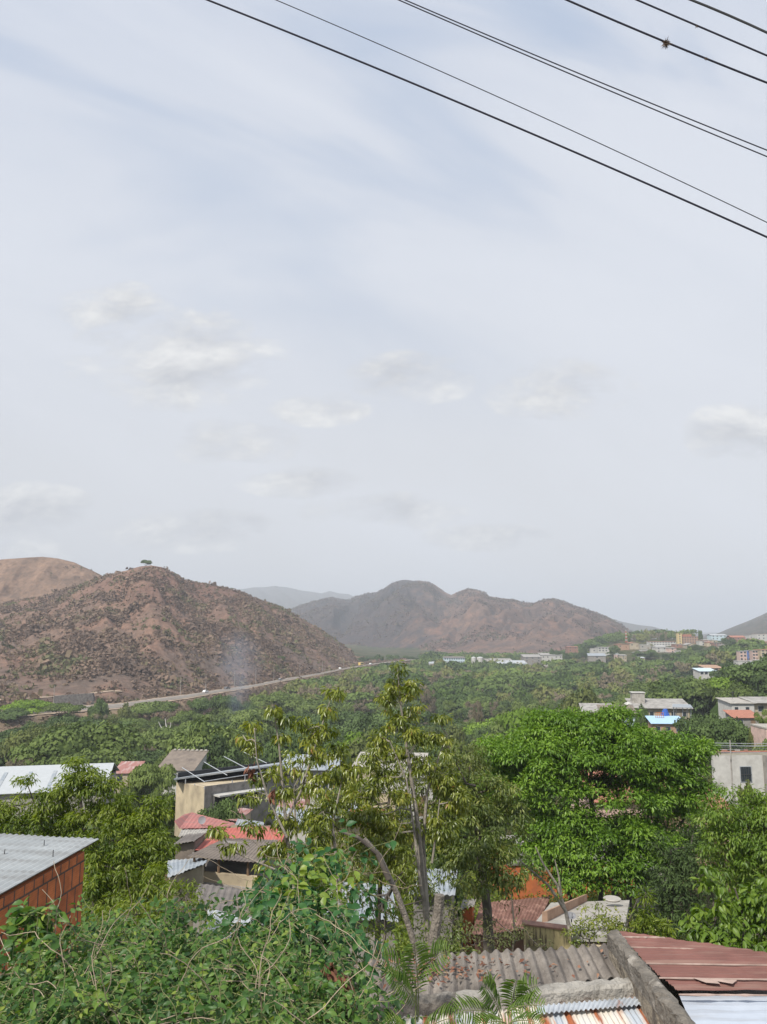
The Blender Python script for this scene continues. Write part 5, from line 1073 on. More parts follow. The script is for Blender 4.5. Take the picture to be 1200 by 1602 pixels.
for k in range(4):
    up_ = Vector((0, 0, .012*(k+1)))
    strip_roof('roof', [yA[k]+up_, yB[k]+up_, yB[k+1]+up_ if k != 0 else lvl(1180, 1488, zq)+up_, yA[k+1]+up_], M_red, rh)
# the wedge behind the first seam
mm = MB(); mm.slab(lvl(1100, 1476, zq-.01), lvl(1330, 1507, zq-.01), lvl(1335, 1522, zq-.02), lvl(1060, 1486, zq-.02), .02)
M_seam = mat('bare_seam', (.38, .28, .235), var=.25, scale=6)
for (x0, y0_), (x1, y1_), zz_, w_s in [((1009, 1506.5), (1330, 1511), .045, .016), ((1031, 1529), (1330, 1533.5), .03, .016), ((1062, 1555), (1330, 1557), .01, .03), ((972, 1465), (1040, 1466), .02, .03), ((987, 1481), (1100, 1484), .03, .012)]:
    a, b = lvl(x0, y0_, zq+zz_), lvl(x1, y1_, zq+zz_); n_ = 18; r_ = random.Random(int(x0)); vs = []; fs = []
    for i in range(n_+1):
        c = a.lerp(b, i/n_); w1_ = w_s*(.2+r_.random()*.9); vs += [c+Vector((0, -w1_, .0)), c+Vector((0, w1_*.6, 0)), c+Vector((0, w1_*.6, -.01)), c+Vector((0, -w1_, -.01))]
    for i in range(n_):
        for k in range(4): fs.append((i*4+k, (i+1)*4+k, (i+1)*4+(k+1) % 4, i*4+(k+1) % 4))
    MB().add(vs, fs).build('seam', M_seam, rh)
a, b = lvl(1085, 1531, zq+.035), lvl(1155, 1534, zq+.035); MB().add([a+Vector((0, .02, 0)), a+Vector((.1, -.10, 0)), a+Vector((.25, -.13, 0)), (a+b)/2+Vector((0, -.04, 0)), b+Vector((-.1, -.08, 0)), b+Vector((0, .02, 0))], [(0, 1, 2, 3, 4, 5)]).build('bare_patch', M_seam, rh)
ww = thing('pale_roof_house', 'house with pale bluish-white sheet roof at the lower right corner', 'house', lvl(1180, 1600, zp-3.4))
zw = zq-.08
strip_roof('roof', [lvl(1063, 1558, zw), lvl(1330, 1559, zw), lvl(1360, 1760, zw-.1), lvl(1150, 1760, zw-.1)], mat('pale_sheet', (.40, .44, .50), rough=.6, var=.08, scale=3, second=(.33, .34, .36), spos=(.5, .7), sscale=1.5, streak=(.4, 4, 1)), ww, pitch=.16, amp=.003)
q = [lvl(1010, 1500, zq-.3), lvl(1330, 1530, zq-.3), lvl(1360, 1556, zq-.3), lvl(1070, 1556, zq-.3)]; MB().hexa([Vector((v.x, v.y, zr-4)) for v in q]+q).build('wall', B_['concrete'], rh)
q = [lvl(1085, 1562, zw-.2), lvl(1330, 1562, zw-.2), lvl(1360, 1740, zw-.3), lvl(1150, 1740, zw-.3)]; MB().hexa([Vector((v.x, v.y, zr-4)) for v in q]+q).build('wall', B_['concrete'], ww)
# ------------------------------------------------------------------ near trees and bushes
def R3(reg):
    px, py, rx, ry, Yd = reg[:5]; c = np.array(at(px, py, Yd)); return c, np.array([rx/FPX*Yd, (rx+ry)/2/FPX*Yd*(reg[5] if len(reg) > 5 else 1.0), ry/FPX*Yd])
def clumps_in(regs, spacing, rs, shell=0.0):
    """clump centres spread through the ellipsoids, a number that follows each one's size"""
    out = []
    for i, g in enumerate(regs):
        c, r = R3(g); vol = 4.19*r[0]*r[1]*r[2]; n = max(2, int(vol**.80/spacing**2.4)) if not shell else max(4, int(12.6*((r[0]*r[2]+r[0]*r[1]+r[1]*r[2])/3)/spacing**2))
        d = rs.normal(size=(n, 3)); d /= np.linalg.norm(d, axis=1, keepdims=True)
        if shell: d[:, 2] = np.where(d[:, 2] < -.45, -d[:, 2], d[:, 2])
        q = rs.random((n, 1))**(1/3) if not shell else rs.uniform(shell, 1.0, (n, 1))
        out.append(np.concatenate([c + d*q*r, np.full((n, 1), i)], 1))
    return np.concatenate(out)
def whorls(C, nl, cr, length, width, droop, rs, base=LEAF4, tbase=None, tvar=.18, up=.5, dome=False):
    """leaves set round every clump centre: radiating and hanging"""
    n = len(C); k = np.repeat(np.arange(n), nl); N = n*nl
    d = rs.normal(size=(N, 3)); 
    if dome: d[:, 2] = np.abs(d[:, 2])*.9 - .15
    else: d[:, 2] = d[:, 2]*.6 + .1
    d /= np.linalg.norm(d, axis=1, keepdims=True)
    P = C[k, :3] + d*(cr*rs.uniform(.25, 1.0, (N, 1)))*np.array([1, 1, .75])
    D = d*.8 + rs.normal(size=(N, 3))*.35 + np.array([0, 0, -droop]); U = d*.5 + rs.normal(size=(N, 3))*.3 + np.array([0, 0, up])
    T = (tbase if tbase is not None else rs.random(n)*.5+.2)[k] + rs.normal(size=N)*tvar
    L_ = length*rs.uniform(.65, 1.2, N)
    return leaves(P, D, U, L_, L_*(width/length)*rs.uniform(.85, 1.15, N), base, np.clip(T, 0, 1))
def wood(trunks, C, rs, limb_r, twig_r, regs, twig_every=1, bend=.25):
    """trunks: list of (points, r0, r1); limbs run from the nearest trunk point to every region, twigs to the clumps"""
    m = MB(); tp = []
    for pts, r0, r1 in trunks:
        m.tube(pts, r0, r1, 7)
        for a, b in zip(pts[:-1], pts[1:]):
            for t in np.linspace(0, 1, 6): tp.append(np.array(a)*(1-t)+np.array(b)*t)
    tp = np.array(tp)
    for i, g in enumerate(regs):
        c, r = R3(g); d = np.linalg.norm((tp-c)*np.array([1, 1, .8]) + np.maximum(tp[:, 2:3]-c[2], 0)*np.array([0, 0, 2.0]), axis=1); s = tp[np.argmin(d)]
        L_ = np.linalg.norm(c-s)
        mid = (s+c)/2 + rs.normal(size=3)*L_*.10 + np.array([0, 0, -L_*.10])
        if L_ > .1: m.tube([s, (s+mid)/2+rs.normal(size=3)*L_*.04, mid, c], limb_r, limb_r*.45, 5)
        Ci = C[C[:, 3] == i]
        for q in Ci[::twig_every]:
            p = q[:3]; st = c*.6+mid*.4 if rs.random() < .5 else c
            m.tube([st, (st+p)/2+rs.normal(size=3)*.06*np.linalg.norm(p-st), p], twig_r, twig_r*.5, 3)
    return m
def near_tree(name, label, trunks, regs, leafmatl, spacing, nl, cr, length, width, droop, seed, limb_r=.05, twig_r=.012, barkm=None, cat='tree', dome=False, shell=0.0, base=LEAF4, twig_every=1, group=None, tvar=.18, up=.5, fam='crown'):
    rs = np.random.default_rng(seed); C = clumps_in(regs, spacing, rs, shell)
    if tvar == .18: tvar = .15
    trunks = [([at(*p) for p in pts], r0, r1) for pts, r0, r1 in trunks]
    b = trunks[0][0][0]; root = thing(name, label, cat, b, group)
    V, F, T = whorls(C, nl, cr, length, width, droop, rs, base, dome=dome, tvar=tvar, up=up)
    np_mesh(fam, V, F, leafmatl, parent=root, tint=T)
    wood(trunks, C, rs, limb_r, twig_r, regs, twig_every).build('trunk', barkm or M_bark, root)
    print(name, len(C), len(F)); return root
L_big = leafmat('broad_green_leaf', [(0, (.065,.135,.014)), (.5, (.145,.260,.028)), (1, (.245,.370,.048))], .35, .40, .4)
L_thin = leafmat('yellowing_leaf', [(0, (.065,.095,.014)), (.4, (.170,.210,.030)), (.75, (.275,.300,.048)), (.96, (.36,.34,.065)), (1, (.34,.17,.06))], .38, .30, .6)
L_mango = leafmat('dark_glossy_leaf', [(0, (.055,.088,.018)), (.5, (.130,.172,.034)), (.85, (.23,.255,.058)), (1, (.28,.27,.07))], .3, .38, .45)
L_left = leafmat('narrow_olive_leaf', [(0, (.055,.098,.014)), (.5, (.175,.235,.030)), (1, (.31,.36,.064))], .45, .42, .4)
L_vine = leafmat('vine_leaf', [(0, (.022,.060,.014)), (.4, (.060,.135,.028)), (.75, (.125,.215,.038)), (1, (.25,.31,.055))], .35, .45, .35)
L_broad = leafmat('climber_leaf', [(0, (.018,.070,.022)), (.6, (.045,.135,.035)), (1, (.12,.22,.04))], .35, .45, .35)
L_twig = leafmat('sparse_dry_leaf', [(0, (.06,.075,.028)), (.5, (.12,.135,.05)), (1, (.20,.17,.10))], .25, .7, .2)
L_lime = leafmat('lime_leaf', [(0, (.060,.115,.014)), (.5, (.135,.220,.026)), (1, (.235,.310,.050))], .35, .42, .4)

# the big round tree
YB = 40
near_tree('broadleaf_tree', 'big dome-shaped bright green tree, the largest crown in view', [([(915, 1425, YB-1), (905, 1380, YB-1), (890, 1330, YB)], .16, .10), ([(962, 1432, YB-1), (962, 1380, YB-1), (975, 1320, YB)], .17, .10), ([(985, 1428, YB), (983, 1375, YB), (1010, 1310, YB)], .13, .08), ([(938, 1422, YB), (942, 1370, YB), (930, 1300, YB)], .12, .08), ([(893, 1410, YB-1), (885, 1380, YB-1), (860, 1340, YB)], .10, .06)],
          [(920, 1225, 150, 92, YB, .8), (835, 1215, 82, 66, YB-1, .8), (1020, 1215, 82, 72, YB+.5, .8), (905, 1165, 98, 44, YB, .9), (950, 1335, 112, 52, YB-2, .7), (870, 1315, 58, 38, YB-2, .7), (1045, 1290, 52, 46, YB, .7), (870, 1350, 45, 36, YB-2.5, .7), (1015, 1345, 60, 40, YB-2, .7), (900, 1385, 46, 18, YB-3, .7), (975, 1380, 44, 18, YB-3, .7), (768, 1172, 22, 15, YB), (1094, 1180, 22, 15, YB), (862, 1128, 30, 12, YB), (962, 1122, 32, 11, YB), (1104, 1242, 16, 22, YB), (762, 1240, 15, 18, YB), (800, 1335, 22, 14, YB-2), (1085, 1320, 18, 16, YB)], L_big,
          .72, 125, .62, .225, .085, .55, 21, limb_r=.10, twig_r=.022, dome=True, shell=.62, twig_every=6, tvar=.20, up=.9)
# right side
near_tree('leafy_tree', 'lime green narrow-leaved tree at the right edge', [([(1185, 1520, 26), (1175, 1400, 26), (1170, 1300, 26)], .14, .06)],
          [(1165, 1285, 62, 48, 26), (1215, 1300, 50, 60, 26), (1190, 1370, 55, 60, 25.5), (1135, 1335, 34, 42, 26), (1180, 1455, 52, 50, 25), (1225, 1420, 50, 70, 25), (1120, 1290, 25, 25, 26)], L_lime, .32, 54, .34, .17, .055, .75, 22, twig_every=3)
near_tree('leafy_tree', 'dark-leaved tree standing for the deep shade in the hollow right of the big round crown', [([(1050, 1480, 36), (1052, 1400, 36), (1050, 1330, 36)], .12, .05)],  # dark foliage put in for the deep shade of the hollow
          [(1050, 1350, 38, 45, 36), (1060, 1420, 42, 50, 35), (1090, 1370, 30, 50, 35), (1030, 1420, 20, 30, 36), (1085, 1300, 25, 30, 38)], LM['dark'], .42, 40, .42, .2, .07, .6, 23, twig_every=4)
near_tree('broadleaf_shrub', 'shrub with large light green leaves behind the red roof', [([(1120, 1520, 15), (1120, 1450, 15), (1115, 1400, 15)], .035, .015), ([(1160, 1520, 15), (1165, 1440, 15), (1150, 1390, 15)], .035, .015)],
          [(1097, 1368, 16, 18, 15), (1113, 1385, 16, 14, 15), (1090, 1440, 22, 26, 15), (1125, 1435, 30, 30, 14.8), (1160, 1415, 28, 28, 15), (1190, 1400, 26, 32, 15), (1150, 1470, 32, 22, 14.6), (1195, 1460, 35, 32, 14.8), (1110, 1475, 20, 16, 14.6)], L_lime, .20, 16, .13, .155, .075, .8, 24, limb_r=.015, twig_r=.006, base=LEAF8, cat='shrub', up=.7)
near_tree('sapling', 'small yellowish shrub right behind the parapet end', [([(925, 1500, 17), (922, 1470, 17)], .03, .015), ([(975, 1500, 17), (980, 1450, 17), (1000, 1400, 17)], .025, .01)],
          [(905, 1462, 22, 24, 17), (940, 1450, 32, 18, 17), (975, 1444, 30, 18, 17), (915, 1490, 25, 12, 17), (930, 1430, 24, 12, 18), (1010, 1450, 22, 18, 17)], L_thin, .18, 26, .16, .085, .035, .4, 25, limb_r=.012, twig_r=.005, cat='shrub')
near_tree('sapling', 'young mango-like sapling with long upright leaves left of the red roof', [([(1005, 1500, 16), (1006, 1450, 16), (1010, 1395, 16)], .022, .008)],
          [(1010, 1405, 9, 14, 16), (1006, 1432, 14, 12, 16), (1015, 1450, 22, 12, 16), (1035, 1455, 18, 14, 16)], L_left, .13, 18, .10, .16, .035, .25, 26, limb_r=.010, twig_r=.005, cat='shrub')
near_tree('twiggy_shrub', 'half-bare twiggy bush between the big tree and the long wall', [([(1090, 1330, 50), (1085, 1270, 50), (1075, 1220, 50)], .10, .04)],
          [(1085, 1215, 32, 34, 50), (1068, 1260, 36, 32, 49), (1105, 1255, 30, 25, 50), (1080, 1300, 40, 26, 48), (1055, 1325, 30, 25, 47)], L_twig, .62, 24, .5, .17, .08, .3, 27, limb_r=.05, twig_r=.02, barkm=M_palebark)
# pale forked dead tree before the terrace
near_tree('dead_tree', 'pale forked nearly bare tree growing by the terrace', [([(893, 1462, 23.5), (885, 1425, 23.8), (858, 1385, 24), (812, 1345, 24)], .07, .02), ([(884, 1424, 23.8), (872, 1385, 24), (850, 1352, 24), (838, 1325, 24)], .05, .018), ([(878, 1400, 23.8), (874, 1370, 23.8), (868, 1345, 23.8)], .035, .015)],
          [(850, 1372, 14, 14, 24), (832, 1358, 16, 12, 24), (866, 1395, 14, 12, 24)], L_mango, .22, 16, .18, .10, .045, .4, 28, limb_r=.012, twig_r=.007, barkm=M_palebark)
# dense dark olive tree left of the big one
near_tree('mango_tree', 'dense olive-dark tree between the tall thin tree and the big crown', [([(765, 1500, 22), (762, 1420, 22), (750, 1330, 22), (745, 1240, 22)], .16, .06)],
          [(735, 1200, 36, 34, 22), (765, 1235, 40, 42, 22), (720, 1255, 40, 38, 21.5), (790, 1285, 40, 42, 22), (745, 1305, 48, 42, 21), (790, 1345, 40, 34, 21), (735, 1360, 50, 32, 20.5), (700, 1320, 28, 36, 21), (700, 1165, 18, 22, 21), (780, 1385, 38, 22, 20.5)], L_mango, .34, 70, .30, .15, .042, .8, 29, limb_r=.045, twig_every=3)
# tall thin tree in the middle
YM = 17
near_tree('tall_thin_tree', 'tall slender tree rising highest in the middle with drooping leaves', [([(672, 1500, YM), (664, 1400, YM), (655, 1300, YM), (641, 1200, YM), (628, 1110, YM), (622, 1048, YM)], .075, .012),
           ([(668, 1420, YM), (662, 1320, YM+.2), (668, 1240, YM+.2), (690, 1175, YM+.2), (700, 1150, YM+.2)], .05, .01), ([(660, 1400, YM-.2), (648, 1300, YM-.2), (636, 1220, YM-.2), (610, 1160, YM-.2)], .035, .01),
           ([(676, 1350, YM), (684, 1290, YM), (688, 1250, YM)], .025, .01)],
          [(622, 1046, 10, 12, YM), (612, 1075, 15, 18, YM), (640, 1085, 14, 20, YM), (604, 1100, 14, 16, YM), (650, 1115, 14, 14, YM), (618, 1130, 18, 16, YM), (648, 1148, 20, 16, YM), (596, 1152, 18, 14, YM), (690, 1128, 11, 12, YM), (672, 1150, 12, 14, YM), (585, 1180, 18, 14, YM), (625, 1178, 20, 12, YM), (655, 1195, 20, 16, YM), (700, 1168, 10, 12, YM),
           (595, 1212, 26, 14, YM), (575, 1240, 26, 14, YM), (615, 1250, 20, 12, YM-.4), (690, 1215, 22, 22, YM+.3), (562, 1275, 30, 16, YM-.4), (600, 1290, 30, 18, YM-.6), (712, 1250, 24, 24, YM+.3), (640, 1300, 20, 16, YM), (575, 1320, 30, 16, YM-.8), (620, 1340, 26, 16, YM-.8), (700, 1290, 20, 20, YM)], L_thin, .165, 46, .15, .135, .040, .9, 30, limb_r=.018, twig_r=.006, barkm=M_palebark)
YL = 15
near_tree('slender_tree', 'sparse slender tree left of the tallest one with yellowing drooping leaves', [([(462, 1440, YL), (452, 1340, YL), (444, 1250, YL), (437, 1170, YL), (429, 1115, YL)], .045, .01), ([(445, 1290, YL), (470, 1240, YL), (492, 1170, YL), (520, 1085, YL)], .03, .008),
           ([(449, 1310, YL-.3), (420, 1250, YL-.3), (402, 1190, YL-.3), (398, 1140, YL-.3)], .025, .008), ([(540, 1460, YL), (530, 1380, YL), (520, 1290, YL), (535, 1220, YL)], .045, .012), ([(470, 1400, YL-1), (430, 1360, YL-1), (370, 1335, YL-1), (340, 1300, YL-1)], .022, .006)],
          [(428, 1113, 5, 6, YL), (446, 1122, 10, 9, YL), (404, 1138, 14, 9, YL), (380, 1150, 12, 9, YL), (438, 1150, 12, 9, YL), (471, 1126, 8, 8, YL), (490, 1148, 16, 14, YL), (521, 1084, 13, 15, YL), (513, 1112, 14, 13, YL), (510, 1145, 18, 14, YL), (398, 1175, 16, 8, YL), (500, 1178, 20, 12, YL), (532, 1172, 14, 12, YL),
           (408, 1215, 20, 10, YL), (390, 1246, 14, 8, YL), (470, 1200, 14, 10, YL), (438, 1240, 20, 10, YL), (500, 1222, 26, 14, YL), (540, 1205, 24, 14, YL), (398, 1292, 20, 10, YL), (450, 1285, 26, 14, YL), (505, 1270, 26, 16, YL), (428, 1325, 24, 12, YL), (490, 1320, 30, 18, YL), (340, 1300, 8, 5, YL-1), (365, 1325, 12, 6, YL-1)], L_thin, .165, 38, .15, .150, .046, 1.0, 33, limb_r=.014, twig_r=.006, barkm=M_palebark)
# the fuller trees behind the thin ones
near_tree('leafy_tree', 'loose yellow-green tree filling the space behind the tallest thin tree', [([(590, 1520, 21), (592, 1420, 21), (600, 1320, 21), (610, 1240, 21)], .09, .03), ([(592, 1430, 21), (640, 1340, 21), (670, 1260, 21)], .06, .02)],
          [(560, 1240, 38, 30, 21), (610, 1215, 34, 34, 21), (655, 1230, 34, 34, 21), (690, 1205, 26, 28, 21), (580, 1290, 46, 30, 21), (640, 1290, 40, 34, 21), (600, 1345, 56, 30, 20.5), (545, 1330, 40, 24, 20.5), (690, 1290, 30, 34, 21), (520, 1240, 26, 30, 21), (650, 1370, 40, 30, 20), (520, 1290, 34, 24, 21), (655, 1160, 22, 26, 21), (600, 1165, 20, 20, 21)], L_thin, .29, 46, .26, .135, .040, .8, 39, limb_r=.03, twig_r=.008, twig_every=2)
near_tree('leafy_tree', 'thin yellow-green tree between the open shed and the middle trees', [([(470, 1500, 18), (472, 1420, 18), (465, 1330, 18), (460, 1240, 18)], .06, .02)],
          [(480, 1180, 30, 22, 18), (430, 1200, 20, 16, 18), (470, 1230, 30, 22, 18), (520, 1200, 30, 24, 18), (440, 1270, 26, 18, 18), (490, 1280, 34, 24, 18), (450, 1330, 34, 22, 18), (500, 1340, 36, 26, 18), (420, 1360, 28, 16, 17.5), (470, 1385, 44, 22, 17), (540, 1390, 40, 24, 17), (405, 1240, 16, 14, 18)], L_thin, .26, 22, .20, .15, .048, 1.0, 40, limb_r=.02, twig_r=.007, twig_every=2, barkm=M_palebark)
# left tree
near_tree('leafy_tree', 'olive green tree behind the brick house roof at the left', [([(150, 1470, 22), (145, 1380, 22), (130, 1290, 22), (122, 1205, 22)], .10, .02), ([(146, 1400, 22), (200, 1330, 22), (225, 1270, 22)], .06, .02), ([(140, 1370, 22), (70, 1300, 22), (42, 1225, 22)], .05, .012)],
          [(120, 1202, 22, 14, 22), (108, 1225, 24, 16, 22), (150, 1238, 26, 16, 22), (42, 1222, 9, 10, 22), (62, 1242, 14, 10, 22), (15, 1262, 26, 18, 22), (70, 1272, 32, 20, 22), (125, 1272, 38, 26, 22), (185, 1268, 34, 24, 22), (222, 1292, 34, 28, 22), (165, 1312, 44, 30, 21.5), (235, 1335, 34, 30, 21.5), (95, 1310, 40, 22, 22), (185, 1360, 46, 34, 21), (238, 1385, 34, 30, 20.5), (165, 1405, 34, 30, 20.5), (20, 1292, 34, 18, 22), (250, 1260, 20, 16, 22), (90, 1242, 26, 16, 22), (138, 1220, 26, 14, 22), (168, 1226, 22, 14, 22)], L_left, .25, 76, .26, .145, .044, .7, 34, limb_r=.03, twig_r=.008, twig_every=2)
near_tree('leafy_shrub', 'dense green shrub between the brick house and the open shed', [([(280, 1500, 15), (285, 1440, 15), (290, 1400, 15)], .05, .02)],
          [(285, 1400, 34, 22, 15), (250, 1425, 32, 22, 14), (310, 1425, 26, 20, 14), (210, 1432, 36, 20, 13), (170, 1440, 30, 22, 12.5)], L_left, .17, 24, .16, .10, .03, .5, 35, limb_r=.014, twig_r=.006, cat='shrub', twig_every=2)
# green growth in the middle, behind the vines
near_tree('leafy_shrub', 'tall green bush in the middle behind the grey trunks', [([(600, 1540, 19), (602, 1460, 19), (605, 1400, 19)], .05, .02)],
          [(600, 1395, 52, 24, 20), (560, 1440, 50, 26, 18), (640, 1445, 44, 26, 18), (610, 1470, 50, 20, 16), (545, 1375, 30, 20, 20), (670, 1400, 24, 24, 20), (660, 1340, 22, 26, 20), (690, 1425, 36, 30, 19), (655, 1450, 40, 26, 17)], L_left, .36, 26, .27, .11, .035, .5, 36, limb_r=.02, twig_r=.009, cat='shrub', twig_every=2)
near_tree('leafy_shrub', 'tangled green and brown bush just above the grey corrugated roof', [([(725, 1530, 17), (722, 1470, 17), (715, 1430, 17)], .04, .015), ([(800, 1520, 18), (805, 1450, 18), (800, 1400, 18)], .03, .012)],
          [(705, 1440, 30, 30, 17), (735, 1465, 32, 24, 16.5), (690, 1475, 34, 20, 16), (775, 1465, 36, 24, 17), (760, 1425, 26, 16, 19), (815, 1470, 28, 22, 17.5), (845, 1482, 26, 12, 17), (800, 1405, 20, 16, 21)], L_twig, .27, 24, .22, .085, .035, .4, 37, limb_r=.014, twig_r=.006, cat='shrub')
near_tree('leafy_shrub', 'low green bush with glossy leaves beside the stump above the grey roof', [([(700, 1530, 15), (700, 1500, 15), (695, 1480, 15)], .04, .02)],
          [(700, 1470, 20, 16, 15.5), (715, 1490, 26, 12, 15), (665, 1480, 22, 14, 15)], L_mango, .15, 22, .14, .10, .035, .5, 38, limb_r=.012, twig_r=.005, cat='shrub')
# stump and leaning trunks just behind the grey roof
M_trunk = mat('grey_trunk', (.20, .175, .145), var=.4, scale=9, bump=.8, bscale=30)
def log(name, label, pts, r0, r1, cat='trunk', m=None):
    P = [at(*p) for p in pts]; return tag(MB().tube(P, r0, r1, 9).build(name, m or M_trunk, origin=P[0]), label, cat)
log('leaning_trunk', 'slim pale leaning trunk crossing in front of the middle bush', [(652, 1492, 14), (640, 1450, 14), (622, 1400, 14), (608, 1370, 14), (595, 1340, 14), (570, 1312, 14)], .055, .035)
log('cut_trunk', 'thick grey cut-off trunk right of the leaning one', [(676, 1500, 14), (680, 1460, 14), (686, 1425, 14), (688, 1400, 14)], .10, .085)
log('leaning_trunk', 'dark upper limb sloping down to the leaning pale trunk', [(608, 1375, 13.9), (590, 1335, 13.9), (560, 1310, 13.8), (530, 1300, 13.8)], .05, .02, m=M_bark)

# leafy cover on the slope between the houses
rs = np.random.default_rng(70); n = 1500
yy = rs.uniform(13, 62, n)**1.0; uu = rs.uniform(-.56, .56, n); xx = uu*yy; hh_ = hgt(xx, yy)
C = np.stack([xx, yy, hh_+.15, np.zeros(n)], 1); near_w = (yy < 12.8) | ((np.abs(uu-.20) < .09) & (yy > 25) & (yy < 36)); C = C[~near_w]
sc_ = np.clip(C[:, 1]/30, .5, 1.4)
parts_ = []
for lo, hi in ((0, .75), (.75, 1.05), (1.05, 2)):
    q = C[(sc_ >= lo) & (sc_ < hi)]; k = (lo+min(hi, 1.4))/2 if lo else .6
    if len(q): parts_.append(whorls(q, 80, .95*k, .20*k, .09*k, .3, rs, dome=True, tvar=.22))
V, F, T = merge(parts_); tag(np_mesh('undergrowth', V, F, L_left, tint=T), kind='stuff')

# vines and climbers in the foreground
def strands(regs, per, rs, ln, step, length, width, droop, face=.35, tb=(.2, .75)):
    P = []; D = []; U = []; T = []; K = []; stems = []
    for g in regs:
        c, r = R3(g); n = max(3, int(per*(g[2]*g[3])/1000.0))
        for _ in range(n):
            d = rs.normal(size=3); d /= np.linalg.norm(d); p = c + d*(rs.random()**(1/3))*r
            v = rs.normal(size=3)*np.array([1, .6, .7]); v /= np.linalg.norm(v); pts = [p.copy()]; t0 = rs.uniform(*tb); s = 1; Ls = ln*rs.uniform(.5, 1.2)
            for k in range(int(Ls/step)):
                v = v + rs.normal(size=3)*.22 + np.array([0, 0, -.05]) + (c-p)/np.maximum(r, .05)*.02; v /= np.linalg.norm(v); p = p + v*step; pts.append(p.copy())
                side = np.cross(v, np.array([0, -.4, 1])); side /= np.linalg.norm(side)+1e-6; s = -s
                P.append(p.copy()); D.append(side*s*.9 + v*.45 + np.array([0, -.12, -droop]) + rs.normal(size=3)*.22); U.append(np.array([0, -face, .8]) + rs.normal(size=3)*.55); T.append(t0 + rs.normal()*.17); K.append(rs.uniform(.45, 1.2))
            stems.append(pts[::2])
    K = np.array(K); return leaves(np.array(P), np.array(D), np.array(U), length*K, width*K, LEAF8, np.clip(T, 0, 1)), stems
M_stem = mat('green_stem', (.16, .17, .07), var=.3, scale=20); M_drystem = mat('dry_stem', (.30, .24, .17), var=.3, scale=20)
def climber(name, label, regs, per, seed, ln, step, length, width, droop, lm, stem_m, stem_r=.0028, extra=0, cat='climber', tb=(.2, .75)):
    rs = np.random.default_rng(seed); (V, F, T), st = strands(regs, per, rs, ln, step, length, width, droop, tb=tb)
    c, _ = R3(regs[0]); root = thing(name, label, cat, c-np.array([0, 0, .8]))
    np_mesh('leaves', V, F, lm, parent=root, tint=T)
    m = MB()
    for s in st: m.tube(s, stem_r, stem_r*.6, 4)
    m.build('stems', stem_m, root)
    if extra:
        m = MB()
        for _ in range(extra):
            g = regs[rs.integers(len(regs))]; c, r = R3(g); p = c + rs.normal(size=3)*r*.6; v = rs.normal(size=3)*np.array([1, .4, .6]); v /= np.linalg.norm(v); pts = [p.copy()]
            for k in range(12): v = v + rs.normal(size=3)*.22; v /= np.linalg.norm(v); p = p+v*.055; pts.append(p.copy())
            m.tube(pts, .0035, .002, 4)
        m.build('dry_stems', M_drystem, root)
    print(name, len(F)); return root
VR = [(120, 1465, 50, 24, 5.6), (190, 1450, 50, 24, 6.2), (160, 1440, 40, 16, 6.6), (260, 1460, 55, 26, 6.2), (330, 1470, 55, 24, 6.4), (390, 1470, 40, 26, 6.2), (45, 1500, 40, 22, 5.2), (110, 1510, 70, 32, 5.2), (220, 1510, 80, 34, 5.4), (330, 1520, 80, 36, 5.4), (430, 1510, 60, 40, 5.4), (500, 1500, 40, 30, 5.6),
      (60, 1550, 80, 36, 4.7), (180, 1565, 90, 40, 4.6), (310, 1575, 90, 40, 4.7), (430, 1570, 70, 36, 4.8), (520, 1565, 44, 36, 4.9), (570, 1580, 28, 26, 4.9), (120, 1600, 120, 34, 4.2), (300, 1605, 120, 34, 4.3), (470, 1605, 90, 30, 4.5), (-40, 1600, 60, 50, 4.8)]
climber('vine_thicket', 'thick tangle of green vines filling the lower left corner', [(a, b+22, c, d, e) for a, b, c, d, e in VR], 34, 41, .36, .026, .052, .028, .35, L_vine, M_stem, extra=150)
climber('vine_thicket', 'green vines coloured dark as in shade behind the front tangle at the lower left', [(120, 1560, 100, 60, 6.8), (300, 1540, 120, 60, 6.8), (460, 1520, 70, 50, 6.8), (10, 1590, 80, 50, 6.0), (200, 1620, 200, 50, 5.8), (450, 1620, 120, 40, 5.8), (540, 1560, 34, 40, 6.2), (380, 1455, 40, 20, 7.5), (240, 1460, 60, 22, 7.5)], 30, 42, .45, .045, .085, .05, .35, L_vine, M_stem, tb=(.0, .45))  # low tint range: shade inside the tangle put into the leaf colour
climber('leafy_sprig', 'upright leafy shoot standing clear before the brick wall', [(48, 1425, 18, 8, 5.2), (45, 1445, 20, 14, 5.2), (70, 1440, 18, 12, 5.3), (30, 1470, 22, 14, 5.2)], 42, 43, .2, .035, .088, .055, .15, L_vine, M_stem, cat='shoot', tb=(.35, .9))
climber('broad_leaved_climber', 'climber with large fresh green leaves hanging in the middle', [(440, 1345, 26, 12, 8), (490, 1352, 36, 14, 8), (415, 1375, 30, 14, 8), (470, 1385, 40, 18, 7.6), (540, 1345, 26, 14, 8), (430, 1420, 44, 22, 7.2), (500, 1430, 44, 26, 7), (540, 1470, 30, 24, 6.4), (450, 1460, 50, 22, 6.8), (560, 1510, 24, 28, 5.8), (575, 1390, 18, 18, 8)], 24, 44, .4, .055, .092, .058, .5, L_broad, M_stem, stem_r=.004, extra=24)
climber('yellow_leaved_climber', 'yellow-green leafy strands in the centre of the vine tangle', [(480, 1370, 30, 10, 7.4), (520, 1385, 24, 12, 7.4), (460, 1410, 20, 14, 7)], 40, 45, .3, .05, .095, .058, .3, L_lime, M_stem, tb=(.6, 1.0))
